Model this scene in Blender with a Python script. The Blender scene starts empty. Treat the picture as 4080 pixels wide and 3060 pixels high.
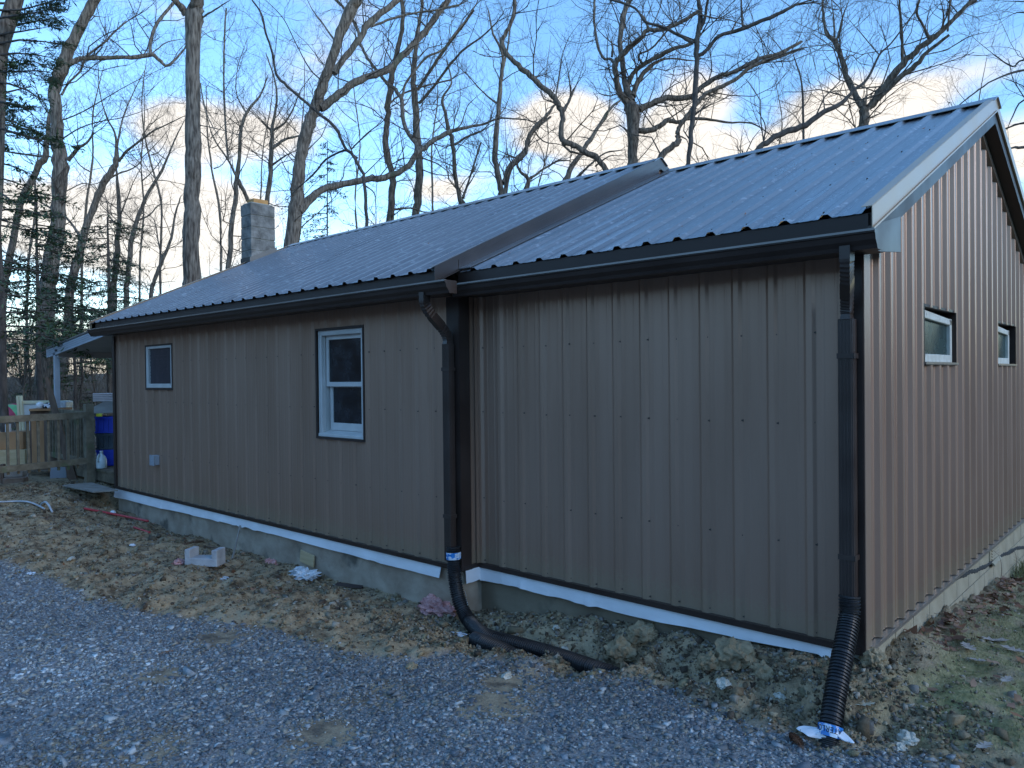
import bpy, bmesh, math, random
import numpy as np
from mathutils import Vector, Matrix, noise as mnoise

R = random.Random(7)
NP = np.random.RandomState(11)
SC = bpy.context.scene
COL = SC.collection
PI = math.pi

# ---------------------------------------------------------------- camera
F_PX, YAW, PITCH, ROLL = 3004.08, -0.741834, -0.009931, -0.010911     # focal length in pixels of a 4080 px wide picture
CAM = Vector((4.1932, -4.4686, 2.0))
_f = Vector((math.sin(YAW)*math.cos(PITCH), math.cos(YAW)*math.cos(PITCH), math.sin(PITCH)))
_r0 = Vector((math.cos(YAW), -math.sin(YAW), 0)); _u0 = _r0.cross(_f)
_r = _r0*math.cos(ROLL) + _u0*math.sin(ROLL); _u = -_r0*math.sin(ROLL) + _u0*math.cos(ROLL)
cd = bpy.data.cameras.new("camera"); cam = bpy.data.objects.new("camera", cd); COL.objects.link(cam)
cd.sensor_width = 36; cd.lens = F_PX/4080*36; cd.clip_start = .05; cd.clip_end = 2000
m = Matrix((_r, _u, -_f)).transposed().to_4x4(); m.translation = CAM
cam.matrix_world = m
SC.camera = cam

def ray(px, py):                      # viewing direction of a point of the 4080x3060 photograph, unit depth
    return _f + _r*((px-2040)/F_PX) - _u*((py-1530)/F_PX)
def at(px, py, depth): return CAM + ray(px, py)*depth
def onx(px, py, X): d = ray(px, py); return CAM + d*((X-CAM.x)/d.x)
def ony(px, py, Y): d = ray(px, py); return CAM + d*((Y-CAM.y)/d.y)
def onz(px, py, Z): d = ray(px, py); return CAM + d*((Z-CAM.z)/d.z)

# ---------------------------------------------------------------- world, sun, exposure
SUN_EL, SUN_AZ = math.radians(21), math.radians(84)        # azimuth measured clockwise from +Y: the sun stands beyond +X
W = bpy.data.worlds.new("World"); SC.world = W; W.use_nodes = True
wn = W.node_tree.nodes; wl = W.node_tree.links; wn.clear()
def wnode(t, **k):
    n = wn.new(t)
    for a, b in k.items(): setattr(n, a, b)
    return n
out = wnode('ShaderNodeOutputWorld'); bg = wnode('ShaderNodeBackground'); bg.inputs[1].default_value = 0.15
sky = wnode('ShaderNodeTexSky', sky_type='NISHITA', sun_disc=False)
sky.sun_elevation = SUN_EL; sky.sun_rotation = SUN_AZ
sky.air_density = 1.0; sky.dust_density = .0; sky.ozone_density = 2.2; sky.altitude = 200
tc = wnode('ShaderNodeTexCoord')
def wmath(op, a, b=None, clamp=False):
    n = wnode('ShaderNodeMath', operation=op); n.use_clamp = clamp
    for i, v in enumerate((a, b)):
        if v is None: continue
        if isinstance(v, (int, float)): n.inputs[i].default_value = v
        else: wl.new(v, n.inputs[i])
    return n.outputs[0]
sep = wnode('ShaderNodeSeparateXYZ'); wl.new(tc.outputs['Generated'], sep.inputs[0])
# clouds: soft noise over the whole dome, thickened where the photograph's banks stand
nz = wnode('ShaderNodeTexNoise'); nz.inputs['Scale'].default_value = 3.2; nz.inputs['Detail'].default_value = 6; nz.inputs['Roughness'].default_value = .52
mp = wnode('ShaderNodeMapping'); mp.inputs['Scale'].default_value = (1, 1, 2.6); wl.new(tc.outputs['Generated'], mp.inputs[0]); wl.new(mp.outputs[0], nz.inputs['Vector'])
bias = None
BLOBS = [(450, 900, .17, .05, .5), (150, 860, .10, .045, .5), (820, 880, .10, .04, .5), (900, 540, .085, .03, .42), (1080, 560, .07, .03, .36),
         (2270, 480, .055, .035, .5), (2180, 560, .04, .018, .36), (2480, 620, .07, .018, .3), (2770, 400, .045, .04, .5), (2640, 460, .03, .04, .34),
         (2700, 620, .09, .035, .5), (3350, 460, .06, .035, .48), (3560, 420, .05, .022, .45), (3200, 560, .07, .022, .42),
         (1450, 930, .09, .03, .36), (1750, 760, .06, .02, .30), (3950, 620, .10, .03, .3), (700, 60, .05, .012, .12), (200, 1430, .5, .03, .5)]
for (px, py, ax, ay, st) in BLOBS:
    c = ray(px, py).normalized(); h = Vector((-c.y, c.x, 0)).normalized(); v = c.cross(h).normalized()
    def dotc(vec):
        n = wnode('ShaderNodeVectorMath', operation='DOT_PRODUCT'); wl.new(tc.outputs['Generated'], n.inputs[0]); n.inputs[1].default_value = vec
        return n.outputs['Value']
    a = wmath('MULTIPLY', dotc(h), 1/ax); b = wmath('MULTIPLY', dotc(v), 1/ay)
    q = wmath('ADD', wmath('MULTIPLY', a, a), wmath('MULTIPLY', b, b))
    front = wmath('GREATER_THAN', dotc(c), .3)
    g = wmath('MULTIPLY', wmath('POWER', 2.718, wmath('MULTIPLY', q, -.7)), wmath('MULTIPLY', front, st))
    bias = g if bias is None else wmath('MAXIMUM', bias, g)
dens = wmath('ADD', wmath('SUBTRACT', nz.outputs['Fac'], .57), bias)
mr = wnode('ShaderNodeMapRange', interpolation_type='SMOOTHSTEP'); wl.new(dens, mr.inputs['Value'])
mr.inputs['From Min'].default_value = .02; mr.inputs['From Max'].default_value = .24; mr.inputs['To Max'].default_value = .95
up = wmath('GREATER_THAN', sep.outputs['Z'], .0)
hs = wnode('ShaderNodeHueSaturation'); hs.inputs['Saturation'].default_value = 1.18; hs.inputs['Value'].default_value = 1.0; wl.new(sky.outputs[0], hs.inputs['Color'])
tint = wnode('ShaderNodeMix', data_type='RGBA', blend_type='MULTIPLY'); tint.inputs[0].default_value = 1
wl.new(hs.outputs[0], tint.inputs[6]); tint.inputs[7].default_value = (1.03, 1.0, .99, 1)
mx = wnode('ShaderNodeMix', data_type='RGBA'); wl.new(wmath('MULTIPLY', mr.outputs[0], up), mx.inputs[0])
wl.new(tint.outputs[2], mx.inputs[6]); mx.inputs[7].default_value = (2.95, 2.72, 2.42, 1)
wl.new(mx.outputs[2], bg.inputs[0]); wl.new(bg.outputs[0], out.inputs[0])

sd = bpy.data.lights.new("sun", 'SUN'); sd.energy = .36; sd.angle = math.radians(24); sd.color = (1.0, .94, .86)
sun = bpy.data.objects.new("sun", sd); COL.objects.link(sun)
sdir = Vector((math.sin(SUN_AZ)*math.cos(SUN_EL), math.cos(SUN_AZ)*math.cos(SUN_EL), math.sin(SUN_EL)))
sun.rotation_euler = sdir.to_track_quat('Z', 'Y').to_euler(); sun.location = (30, 0, 20)
SC.view_settings.view_transform = 'Standard'; SC.view_settings.look = 'None'
SC.view_settings.exposure = 1.40; SC.view_settings.gamma = 1; SC.view_settings.use_curve_mapping = False

# ---------------------------------------------------------------- materials
def mat(name, c1, c2=None, scale=8., rough=.6, rough2=None, bump=0., bscale=60., detail=5, stretch=(1, 1, 1), spec=.5, metal=0., coat=0.,
        c3=None, s3=1.5, f3=.5, attr=None, bstretch=None, lo=.35, hi=.65):
    M = bpy.data.materials.new(name); M.use_nodes = True
    nt = M.node_tree; N = nt.nodes; L = nt.links; b = N['Principled BSDF']
    t = N.new('ShaderNodeTexCoord'); mpn = N.new('ShaderNodeMapping'); mpn.inputs['Scale'].default_value = stretch; L.new(t.outputs['Object'], mpn.inputs[0])
    n = N.new('ShaderNodeTexNoise'); n.inputs['Scale'].default_value = scale; n.inputs['Detail'].default_value = detail; L.new(mpn.outputs[0], n.inputs[0])
    r = N.new('ShaderNodeMapRange'); L.new(n.outputs['Fac'], r.inputs[0]); r.inputs[1].default_value = lo; r.inputs[2].default_value = hi
    mix = N.new('ShaderNodeMix'); mix.data_type = 'RGBA'; L.new(r.outputs[0], mix.inputs[0])
    mix.inputs[6].default_value = (*c1, 1); mix.inputs[7].default_value = (*(c2 or c1), 1); colr = mix.outputs[2]
    if c3:
        n3 = N.new('ShaderNodeTexNoise'); n3.inputs['Scale'].default_value = s3; n3.inputs['Detail'].default_value = 6; L.new(mpn.outputs[0], n3.inputs[0])
        r3 = N.new('ShaderNodeMapRange'); L.new(n3.outputs['Fac'], r3.inputs[0]); r3.inputs[1].default_value = f3; r3.inputs[2].default_value = f3+.12
        m3 = N.new('ShaderNodeMix'); m3.data_type = 'RGBA'; L.new(r3.outputs[0], m3.inputs[0]); L.new(colr, m3.inputs[6]); m3.inputs[7].default_value = (*c3, 1); colr = m3.outputs[2]
    if attr:
        a = N.new('ShaderNodeAttribute'); a.attribute_name = attr
        ma = N.new('ShaderNodeMix'); ma.data_type = 'RGBA'; ma.blend_type = 'MULTIPLY'; ma.inputs[0].default_value = 1
        L.new(colr, ma.inputs[6]); L.new(a.outputs['Color'], ma.inputs[7]); colr = ma.outputs[2]
    L.new(colr, b.inputs['Base Color'])
    if rough2 is not None:
        rr = N.new('ShaderNodeMapRange'); L.new(n.outputs['Fac'], rr.inputs[0]); rr.inputs[1].default_value = lo; rr.inputs[2].default_value = hi
        rr.inputs[3].default_value = rough; rr.inputs[4].default_value = rough2; L.new(rr.outputs[0], b.inputs['Roughness'])
    else: b.inputs['Roughness'].default_value = rough
    b.inputs['Specular IOR Level'].default_value = spec; b.inputs['Metallic'].default_value = metal; b.inputs['Coat Weight'].default_value = coat
    b.inputs['Coat Roughness'].default_value = .25
    if bump:
        nb = N.new('ShaderNodeTexNoise'); nb.inputs['Scale'].default_value = bscale; nb.inputs['Detail'].default_value = 6
        if bstretch:
            mb = N.new('ShaderNodeMapping'); mb.inputs['Scale'].default_value = bstretch; L.new(t.outputs['Object'], mb.inputs[0]); L.new(mb.outputs[0], nb.inputs[0])
        else: L.new(mpn.outputs[0], nb.inputs[0])
        bp = N.new('ShaderNodeBump'); bp.inputs['Strength'].default_value = bump; bp.inputs['Distance'].default_value = .02
        L.new(nb.outputs['Fac'], bp.inputs['Height']); L.new(bp.outputs[0], b.inputs['Normal'])
    return M

MT = {}
MT['siding'] = mat('brown_painted_steel_wall', (.380, .243, .170), (.42, .272, .194), scale=1.3, stretch=(3, 3, .35), rough=.30, rough2=.38, bump=.08, bscale=2.4, spec=.5, metal=.42)
MT['roof'] = mat('brown_painted_steel_roof', (.25, .242, .238), (.30, .292, .288), scale=2.0, rough=.27, rough2=.36, bump=.07, bscale=2.5, spec=.6, metal=.6, coat=.4, c3=(.48, .47, .46), s3=34, f3=.58, stretch=(1, .28, 1))
MT['trim'] = mat('dark_brown_trim', (.036, .022, .017), (.050, .032, .025), scale=3, spec=.35, rough=.36, rough2=.48, bump=.04, bscale=3)
MT['rake'] = mat('brown_rake_trim', (.17, .142, .115), (.20, .168, .138), scale=3, rough=.3, rough2=.42, bump=.04, bscale=4, coat=.4)
MT['rakeA'] = mat('mid_brown_rake', (.042, .029, .023), (.056, .040, .032), scale=3, rough=.3, rough2=.4, bump=.04, bscale=4, coat=.5)
MT['lip'] = mat('gutter_lip_highlight', (.20, .17, .15), (.24, .21, .19), scale=3, rough=.25, coat=1.)  # sky highlight along the gutter edge, put into a paler colour
MT['rakelit'] = mat('lit_brown_gable_trim', (.44, .30, .18), (.50, .36, .225), scale=3, rough=.32, rough2=.42, bump=.04, bscale=4, coat=.3)  # brown trim made paler: the bright horizon's reflection is put into its colour
MT['spout'] = mat('brown_downspout', (.048, .031, .024), (.062, .042, .033), scale=4, rough=.3, rough2=.4, bump=.03, bscale=5)
MT['screw'] = mat('screw_head', (.085, .062, .048), rough=.4)
MT['white'] = mat('white_vinyl', (.56, .55, .52), (.64, .63, .60), scale=6, rough=.4, bump=.03, bscale=20)
MT['oldwhite'] = mat('peeling_cream_paint', (.60, .56, .46), (.70, .67, .58), scale=14, rough=.6, c3=(.16, .07, .05), s3=11, f3=.62, bump=.15, bscale=40)
MT['wrap'] = mat('white_house_wrap', (.80, .79, .79), (.88, .87, .87), scale=4, rough=.55, bump=.25, bscale=9, stretch=(1, 1, 2))
MT['parge'] = mat('grey_parged_foundation', (.33, .25, .18), (.46, .37, .28), scale=4.5, rough=.9, bump=.9, bscale=10, c3=(.15, .125, .095), s3=3, f3=.55)
MT['brownparge'] = mat('brown_stained_parge', (.19, .145, .095), (.27, .215, .145), scale=3.2, rough=.9, bump=.5, bscale=12, c3=(.08, .07, .055), s3=2.6, f3=.58)
MT['block'] = mat('tan_painted_block', (.36, .30, .20), (.43, .365, .25), scale=4, rough=.8, bump=.25, bscale=70, c3=(.22, .19, .14), s3=1.8, f3=.62)
MT['chim'] = mat('weathered_grey_block', (.14, .125, .105), (.32, .29, .255), scale=6, rough=.9, bump=.6, bscale=28, c3=(.09, .09, .09), s3=3.5, f3=.58)
MT['mortar'] = mat('pale_mortar', (.36, .34, .27), (.42, .40, .34), scale=12, rough=.9, bump=.4, bscale=40)
MT['flue'] = mat('orange_clay_flue', (.55, .25, .07), (.62, .31, .10), scale=8, rough=.7, bump=.1)
MT['glass_dark'] = mat('dark_interior_sheet', (.045, .043, .055), (.065, .063, .078), scale=5, rough=.3, bump=.25, bscale=7, lo=.45, hi=.8, spec=.25)
MT['plastic'] = mat('crinkled_clear_plastic', (.010, .010, .012), (.022, .024, .03), scale=6, rough=.14, rough2=.3, bump=.28, bscale=7, spec=.45, bstretch=(1, 1, 1.8), c3=(.035, .026, .02), s3=4, f3=.62)
MT['greenglass'] = mat('green_tinted_pane', (.020, .034, .030), (.035, .062, .052), scale=4, rough=.22, rough2=.3, spec=.3, bump=.1, bscale=3)
MT['blackpipe'] = mat('black_corrugated_plastic', (.012, .012, .013), (.022, .022, .024), scale=20, rough=.36, rough2=.5, bump=.05)
MT['tape'] = mat('blue_tape', (.03, .22, .60), (.62, .74, .86), scale=26, rough=.2, lo=.5, hi=.56, bump=.2, bscale=30)
MT['tapewhite'] = mat('tape_white_stripe', (.7, .75, .8), rough=.25)
MT['ink'] = mat('black_ink', (.01, .01, .015), rough=.4)
MT['cloth'] = mat('white_fabric', (.75, .76, .80), (.85, .86, .88), scale=8, rough=.8, bump=.4, bscale=14)
MT['foil'] = mat('clear_wrapper', (.5, .52, .55), (.75, .78, .8), scale=12, rough=.22, bump=.9, bscale=20)
MT['pink'] = mat('pink_insulation', (.50, .23, .21), (.66, .36, .33), scale=30, rough=.95, bump=1., bscale=50)
MT['red'] = mat('red_plastic_pipe', (.42, .03, .04), (.52, .06, .06), scale=8, rough=.4)
MT['conduit'] = mat('grey_conduit', (.42, .44, .47), (.52, .54, .57), scale=8, rough=.4)
MT['greybox'] = mat('grey_plastic_box', (.30, .32, .36), (.35, .37, .40), scale=5, rough=.5)
MT['ply'] = mat('yellow_plywood', (.50, .36, .19), (.60, .45, .26), scale=3, stretch=(1, 1, 9), rough=.7, bump=.2, bscale=30)
MT['osb'] = mat('orange_brown_board', (.36, .17, .07), (.46, .24, .11), scale=6, stretch=(1, 1, .4), rough=.7, bump=.2)
MT['wood'] = mat('weathered_deck_wood', (.15, .115, .072), (.26, .205, .135), scale=9, stretch=(1, 1, 1), rough=.85, bump=.5, bscale=40, c3=(.13, .15, .07), s3=3, f3=.58)
MT['darkwood'] = mat('dark_brown_wood', (.12, .075, .05), (.20, .125, .085), scale=7, stretch=(2, 2, .5), rough=.75, bump=.3)
MT['greywood'] = mat('pale_grey_plank', (.22, .20, .17), (.34, .31, .27), scale=6, rough=.85, bump=.3)
MT['awning'] = mat('pale_blue_grey_fascia', (.46, .49, .54), (.54, .57, .62), scale=3, rough=.5, bump=.05)
MT['awnunder'] = mat('grey_soffit', (.48, .46, .45), (.56, .54, .53), scale=2, rough=.6)
MT['bluebin'] = mat('blue_plastic_crate', (.015, .04, .42), (.03, .07, .55), scale=4, rough=.35)
MT['darkbin'] = mat('dark_slate_crate', (.03, .045, .06), (.07, .09, .11), scale=7, rough=.4, bump=.4)
MT['black'] = mat('black_metal', (.015, .014, .014), (.03, .027, .025), scale=7, rough=.6)
MT['jug'] = mat('milky_jug', (.62, .68, .66), (.74, .78, .76), scale=5, rough=.3)
MT['card'] = mat('grey_brown_cardboard', (.33, .28, .24), (.42, .37, .32), scale=3, rough=.8)
MT['panel'] = mat('pale_panel', (.62, .66, .68), (.72, .75, .76), scale=2, rough=.5)
MT['creamedge'] = mat('cream_edging', (.74, .68, .46), (.80, .75, .55), scale=4, rough=.5)
MT['umbred'] = mat('dusty_red_canvas', (.42, .05, .10), (.52, .09, .14), scale=6, rough=.85)
MT['umbgreen'] = mat('light_green_canvas', (.17, .48, .20), (.25, .58, .28), scale=6, rough=.85)
MT['yellow'] = mat('yellow_plastic', (.75, .72, .05), rough=.4)
MT['bark1'] = mat('tan_grey_bark', (.075, .055, .042), (.29, .232, .18), scale=24, stretch=(1, 1, .16), rough=.95, bump=1.0, bscale=24, c3=(.10, .105, .065), s3=2.2, f3=.60, bstretch=(1, 1, .25))
MT['bark2'] = mat('brown_grey_bark', (.065, .048, .036), (.24, .185, .14), scale=26, stretch=(1, 1, .18), rough=.95, bump=1.0, bscale=20, bstretch=(1, 1, .3))
MT['bark3'] = mat('dark_bark', (.055, .045, .038), (.12, .10, .085), scale=13, stretch=(1, 1, .4), rough=.95, bump=.8, bscale=22)
MT['twig'] = mat('brown_twigs', (.075, .055, .042), (.16, .12, .088), scale=1.2, rough=.9)
MT['needle'] = mat('dark_green_needles', (.022, .050, .020), (.075, .12, .045), scale=1.8, rough=.6)
MT['needle2'] = mat('olive_green_needles', (.04, .07, .02), (.10, .14, .045), scale=1.8, rough=.6)
MT['rust'] = mat('rust_brown_leaves', (.26, .10, .045), (.42, .19, .09), scale=3, rough=.8)
MT['leaf'] = mat('dead_oak_leaves', (.22, .13, .085), (.40, .26, .17), scale=5, rough=.75, attr='tone')
MT['paleleaf'] = mat('pale_oak_leaf', (.42, .40, .30), (.50, .46, .36), scale=20, rough=.7)
MT['grass'] = mat('short_grass', (.11, .14, .05), (.30, .29, .14), scale=3, rough=.7)
MT['gravel'] = mat('blue_grey_crushed_stone', (.75, .75, .75), (1, 1, 1), scale=30, rough=.7, bump=.3, bscale=90, attr='tone')
MT['clod'] = mat('yellow_brown_clods_and_pebbles', (.7, .7, .7), (1, 1, 1), scale=30, rough=.9, bump=.4, bscale=80, attr='tone')
MT['rock'] = mat('tan_rock', (.26, .195, .11), (.40, .31, .19), scale=9, rough=.9, bump=1.0, bscale=30, c3=(.15, .11, .06), s3=4, f3=.55)
MT['palerock'] = mat('pale_rock', (.42, .39, .32), (.58, .55, .47), scale=8, rough=.8, bump=.4, bscale=20)
MT['cone'] = mat('brown_pine_cone', (.10, .05, .03), (.18, .10, .06), scale=20, rough=.7)
MT['brush'] = mat('grey_brown_brush', (.10, .08, .065), (.22, .18, .14), scale=.8, rough=.95)
MT['concrete'] = mat('pale_concrete_block', (.36, .36, .37), (.48, .48, .48), scale=9, rough=.9, bump=.4, bscale=50)
MT['brownblock'] = mat('brown_stained_block', (.20, .14, .10), (.28, .21, .16), scale=8, rough=.9, bump=.5, bscale=40)
MT['asphaltstain'] = mat('black_tar_smear', (.03, .03, .03), (.06, .058, .05), scale=30, rough=.8, bump=.5)

MT['straw'] = mat('dry_straw_grass', (.28, .24, .12), (.50, .43, .24), scale=6, rough=.8)
# mud thrown up on the lowest hand's breadth of the siding: speckles that thin out upwards
def mudsplash(M, z0, z1, colour):
    N, L = M.node_tree.nodes, M.node_tree.links; b = N['Principled BSDF']; old = b.inputs['Base Color'].links[0].from_socket
    t = N.new('ShaderNodeTexCoord'); s_ = N.new('ShaderNodeSeparateXYZ'); L.new(t.outputs['Object'], s_.inputs[0])
    r = N.new('ShaderNodeMapRange'); L.new(s_.outputs['Z'], r.inputs[0]); r.inputs[1].default_value = z1; r.inputs[2].default_value = z0; r.inputs[3].default_value = .18; r.inputs[4].default_value = .75
    n = N.new('ShaderNodeTexNoise'); n.inputs['Scale'].default_value = 38; n.inputs['Detail'].default_value = 8; n.inputs['Roughness'].default_value = .75; L.new(t.outputs['Object'], n.inputs[0])
    a = N.new('ShaderNodeMath'); a.operation = 'SUBTRACT'; L.new(r.outputs[0], a.inputs[0]); L.new(n.outputs['Fac'], a.inputs[1])
    c = N.new('ShaderNodeMapRange'); L.new(a.outputs[0], c.inputs[0]); c.inputs[1].default_value = -.02; c.inputs[2].default_value = .12; c.inputs[4].default_value = .45
    m_ = N.new('ShaderNodeMix'); m_.data_type = 'RGBA'; L.new(c.outputs[0], m_.inputs[0]); L.new(old, m_.inputs[6]); m_.inputs[7].default_value = (*colour, 1); L.new(m_.outputs[2], b.inputs['Base Color'])
mudsplash(MT['siding'], .44, .80, (.40, .32, .21))
# ---------------------------------------------------------------- mesh helpers
def wloc(o):
    v = Vector((0, 0, 0))
    while o is not None: v = v + Vector(o.location); o = o.parent
    return v
def props(o, label=None, cat=None, group=None, kind=None):
    for k, v in (('label', label), ('category', cat), ('group', group), ('kind', kind)):
        if v: o[k] = v
    return o
def empty(name, loc, label, cat, group=None):
    o = bpy.data.objects.new(name, None); COL.objects.link(o); o.location = loc; o.empty_display_size = .1
    return props(o, label, cat, group)
def link_mesh(name, V, F, material, parent=None, smooth=False, origin=None, attr=None):
    me = bpy.data.meshes.new(name)
    base = wloc(parent)
    org = Vector(origin) if origin is not None else (base if parent is not None else Vector((0, 0, 0)))
    if isinstance(V, np.ndarray): V = (V - np.array(org)).tolist()
    else: V = [(v[0]-org[0], v[1]-org[1], v[2]-org[2]) for v in V]
    me.from_pydata(V, [], F if isinstance(F, list) else F.tolist())
    if smooth: me.polygons.foreach_set('use_smooth', [True]*len(me.polygons))
    if attr is not None:
        a = me.color_attributes.new(attr[0], 'FLOAT_COLOR', 'POINT'); a.data.foreach_set('color', np.asarray(attr[1], dtype=np.float32).ravel())
    me.materials.append(material); me.update()
    o = bpy.data.objects.new(name, me); COL.objects.link(o)
    if parent is not None: o.parent = parent; o.location = org-base
    else: o.location = org
    return o
class MB:
    def __init__(s): s.V = []; s.F = []
    def add(s, V, F): n = len(s.V); s.V += [tuple(v) for v in V]; s.F += [tuple(i+n for i in f) for f in F]; return s
    def box(s, x0, x1, y0, y1, z0, z1):
        return s.add([(x0,y0,z0),(x1,y0,z0),(x1,y1,z0),(x0,y1,z0),(x0,y0,z1),(x1,y0,z1),(x1,y1,z1),(x0,y1,z1)],
                     [(0,3,2,1),(4,5,6,7),(0,1,5,4),(1,2,6,5),(2,3,7,6),(3,0,4,7)])
    def obox(s, c, ax, ay, az, bev=0):              # centre and three half-axis vectors
        c, ax, ay, az = map(Vector, (c, ax, ay, az)); P = []
        for k in (-1, 1):
            for i, j in ((-1,-1),(1,-1),(1,1),(-1,1)): P.append(c+ax*i+ay*j+az*k)
        return s.add(P, [(0,3,2,1),(4,5,6,7),(0,1,5,4),(1,2,6,5),(2,3,7,6),(3,0,4,7)])
    def bar(s, p, q, w, h, up=(0,0,1)):              # a beam from p to q, w across, h along up
        p, q, up = Vector(p), Vector(q), Vector(up); d = (q-p); L = d.length/2; d.normalize()
        x = d.cross(up).normalized(); y = x.cross(d).normalized()
        return s.obox((p+q)/2, d*L, x*w/2, y*h/2)
    def prism(s, poly, ext):                         # polygon (3-d points) extruded by vector ext
        ext = Vector(ext); n = len(poly); P = [Vector(p) for p in poly]
        Fc = [tuple(range(n))[::-1], tuple(range(n, 2*n))]+[(i, (i+1) % n, (i+1) % n+n, i+n) for i in range(n)]
        return s.add(P+[p+ext for p in P], Fc)
    def tube(s, pts, rad, n=8, caps=True, square=None):
        pts = [Vector(p) for p in pts]; k = len(pts); base = len(s.V); up = None
        for i, p in enumerate(pts):
            t = (pts[min(i+1, k-1)]-pts[max(i-1, 0)]).normalized()
            if up is None: up = Vector((0, 0, 1)) if abs(t.z) < .9 else Vector((1, 0, 0))
            x = t.cross(up).normalized(); up = x.cross(t).normalized()
            r = rad[i] if hasattr(rad, '__len__') else rad
            for j in range(n):
                a = 2*PI*j/n + (PI/4 if square else 0); ca, sa = math.cos(a), math.sin(a)
                if square: ca *= square[0]; sa *= square[1]
                s.V.append(tuple(p+(x*ca+up*sa)*r))
        for i in range(k-1):
            for j in range(n):
                a = base+i*n+j; b = base+i*n+(j+1) % n; s.F.append((a, b, b+n, a+n))
        if caps: s.F.append(tuple(base+j for j in range(n))[::-1]); s.F.append(tuple(base+(k-1)*n+j for j in range(n)))
        return s
    def build(s, name, material, parent=None, smooth=False, origin=None): return link_mesh(name, s.V, s.F, MT[material] if isinstance(material, str) else material, parent, smooth, origin)
def bx(name, mtl, parent, *d, origin=None): return MB().box(*d).build(name, mtl, parent, origin=origin)
def bevel(o, w=.004, seg=1):
    md = o.modifiers.new('bevel', 'BEVEL'); md.width = w; md.segments = seg; md.limit_method = 'ANGLE'; return o

# ---------------------------------------------------------------- ribbed steel sheets
PITCH_R = .2286
def profile(rib0, s0, s1, cuts=()):                  # (s, height) points of the rolled profile between s0 and s1
    pts = {}
    k0 = int(math.floor((s0-rib0)/PITCH_R))-1; k1 = int(math.ceil((s1-rib0)/PITCH_R))+1
    for k in range(k0, k1+1):
        c = rib0+k*PITCH_R
        for ds, h in ((-.040, 0), (-.035, .002), (-.0185, .0175), (-.015, .019), (.015, .019), (.0185, .0175), (.035, .002), (.040, 0)): pts[c+ds] = h
        for f in (1/3, 2/3):
            for ds, h in ((-.011, 0), (-.005, .0017), (.005, .0017), (.011, 0)): pts[c+f*PITCH_R+ds] = h
    ss = sorted(pts)
    hh = [pts[x] for x in ss]
    res = [(s0, float(np.interp(s0, ss, hh)))]+[(x, pts[x]) for x in ss if s0 < x < s1]+[(s1, float(np.interp(s1, ss, hh)))]
    for c in cuts:
        if s0 < c-1e-4 and c+1e-4 < s1: res += [(c-1e-4, float(np.interp(c, ss, hh))), (c+1e-4, float(np.interp(c, ss, hh)))]
    return sorted(res)
def ribbed(name, mtl, parent, rib0, s0, s1, tf, fmap, holes=(), per=4):   # one object per sheet of four ribs
    k = math.floor((s0-rib0+.042)/(PITCH_R*per)); edges = []
    a = rib0-.042+k*PITCH_R*per
    while a < s1-1e-6: edges.append((max(a, s0), min(a+PITCH_R*per, s1))); a += PITCH_R*per
    out = []
    for (a, b) in edges:
        if b-a < .01: continue
        pr = profile(rib0, a, b, [c for h in holes for c in h[:2]])
        V = []; F = []
        for (sa, ha), (sb, hb) in zip(pr[:-1], pr[1:]):
            mid = (sa+sb)/2; hole = [h for h in holes if h[0] <= mid <= h[1]]
            (a0, a1), (b0, b1) = tf(sa), tf(sb); bands = [(a0, a1, b0, b1)]
            for h in hole: bands = [(a0, h[2], b0, h[2]), (h[3], a1, h[3], b1)]
            for (p0, p1, q0, q1) in bands:
                n = len(V); V += [fmap(sa, ha, p0), fmap(sb, hb, q0), fmap(sb, hb, q1), fmap(sa, ha, p1)]; F.append((n, n+1, n+2, n+3))
        out.append(link_mesh(name, V, F, MT[mtl], parent))
    return out

# ================================================================ THE HOUSE
ZS = .445            # underside of the siding
YA, YB = -.21, 0.    # front wall planes of the long (left) and the short (right) section
XL, XJ, XR = -7.69, -.275, 2.767
DEPTH = 6.3
H = empty('house', (-2.5, 3.0, 0), 'long low house sided and roofed in brown ribbed steel, with a stepped roof line', 'house')
# roof planes: eave (y, z) and ridge (y, z)
EA, RA = (-.485, 2.843), (2.89, 4.39); EB, RB = (-.25, 2.846), (3.0, 4.275)
def slope_z(E, Rr, y): return E[1]+(Rr[1]-E[1])*(y-E[0])/(Rr[0]-E[0])
MA = (RA[1]-EA[1])/(RA[0]-EA[0]); MBs = (RB[1]-EB[1])/(RB[0]-EB[0])
RXA0, RXA1, RXB0, RXB1 = -7.85, -.27, -.255, 2.91

WIN = (-2.335, -1.575, 1.425, 2.475); SWIN = (-6.505, -5.69, 1.90, 2.462)
ribbed('siding_panel', 'siding', H, -3.559-.03, XL+.05, XJ-.06, lambda s: (ZS, 2.70), lambda s, h, t: (s, YA-h, t), holes=(WIN, SWIN))
ribbed('siding_panel', 'siding', H, -.03, XJ+.03, XR-.06, lambda s: (ZS, 2.69), lambda s, h, t: (s, YB-h, t))
GW = [(1.235, 2.12, 2.065, 2.45), (3.715, 4.60, 2.065, 2.45)]
BACK = 6.0
def gtop(y): return (ZS, min(slope_z(EB, RB, y), slope_z(EB, RB, 2*RB[0]-y))-.135)
ribbed('gable_siding_panel', 'siding', H, .255, YB+.05, BACK, lambda s: gtop(s), lambda s, h, t: (XR+h*1.75, s, t), holes=GW)
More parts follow.
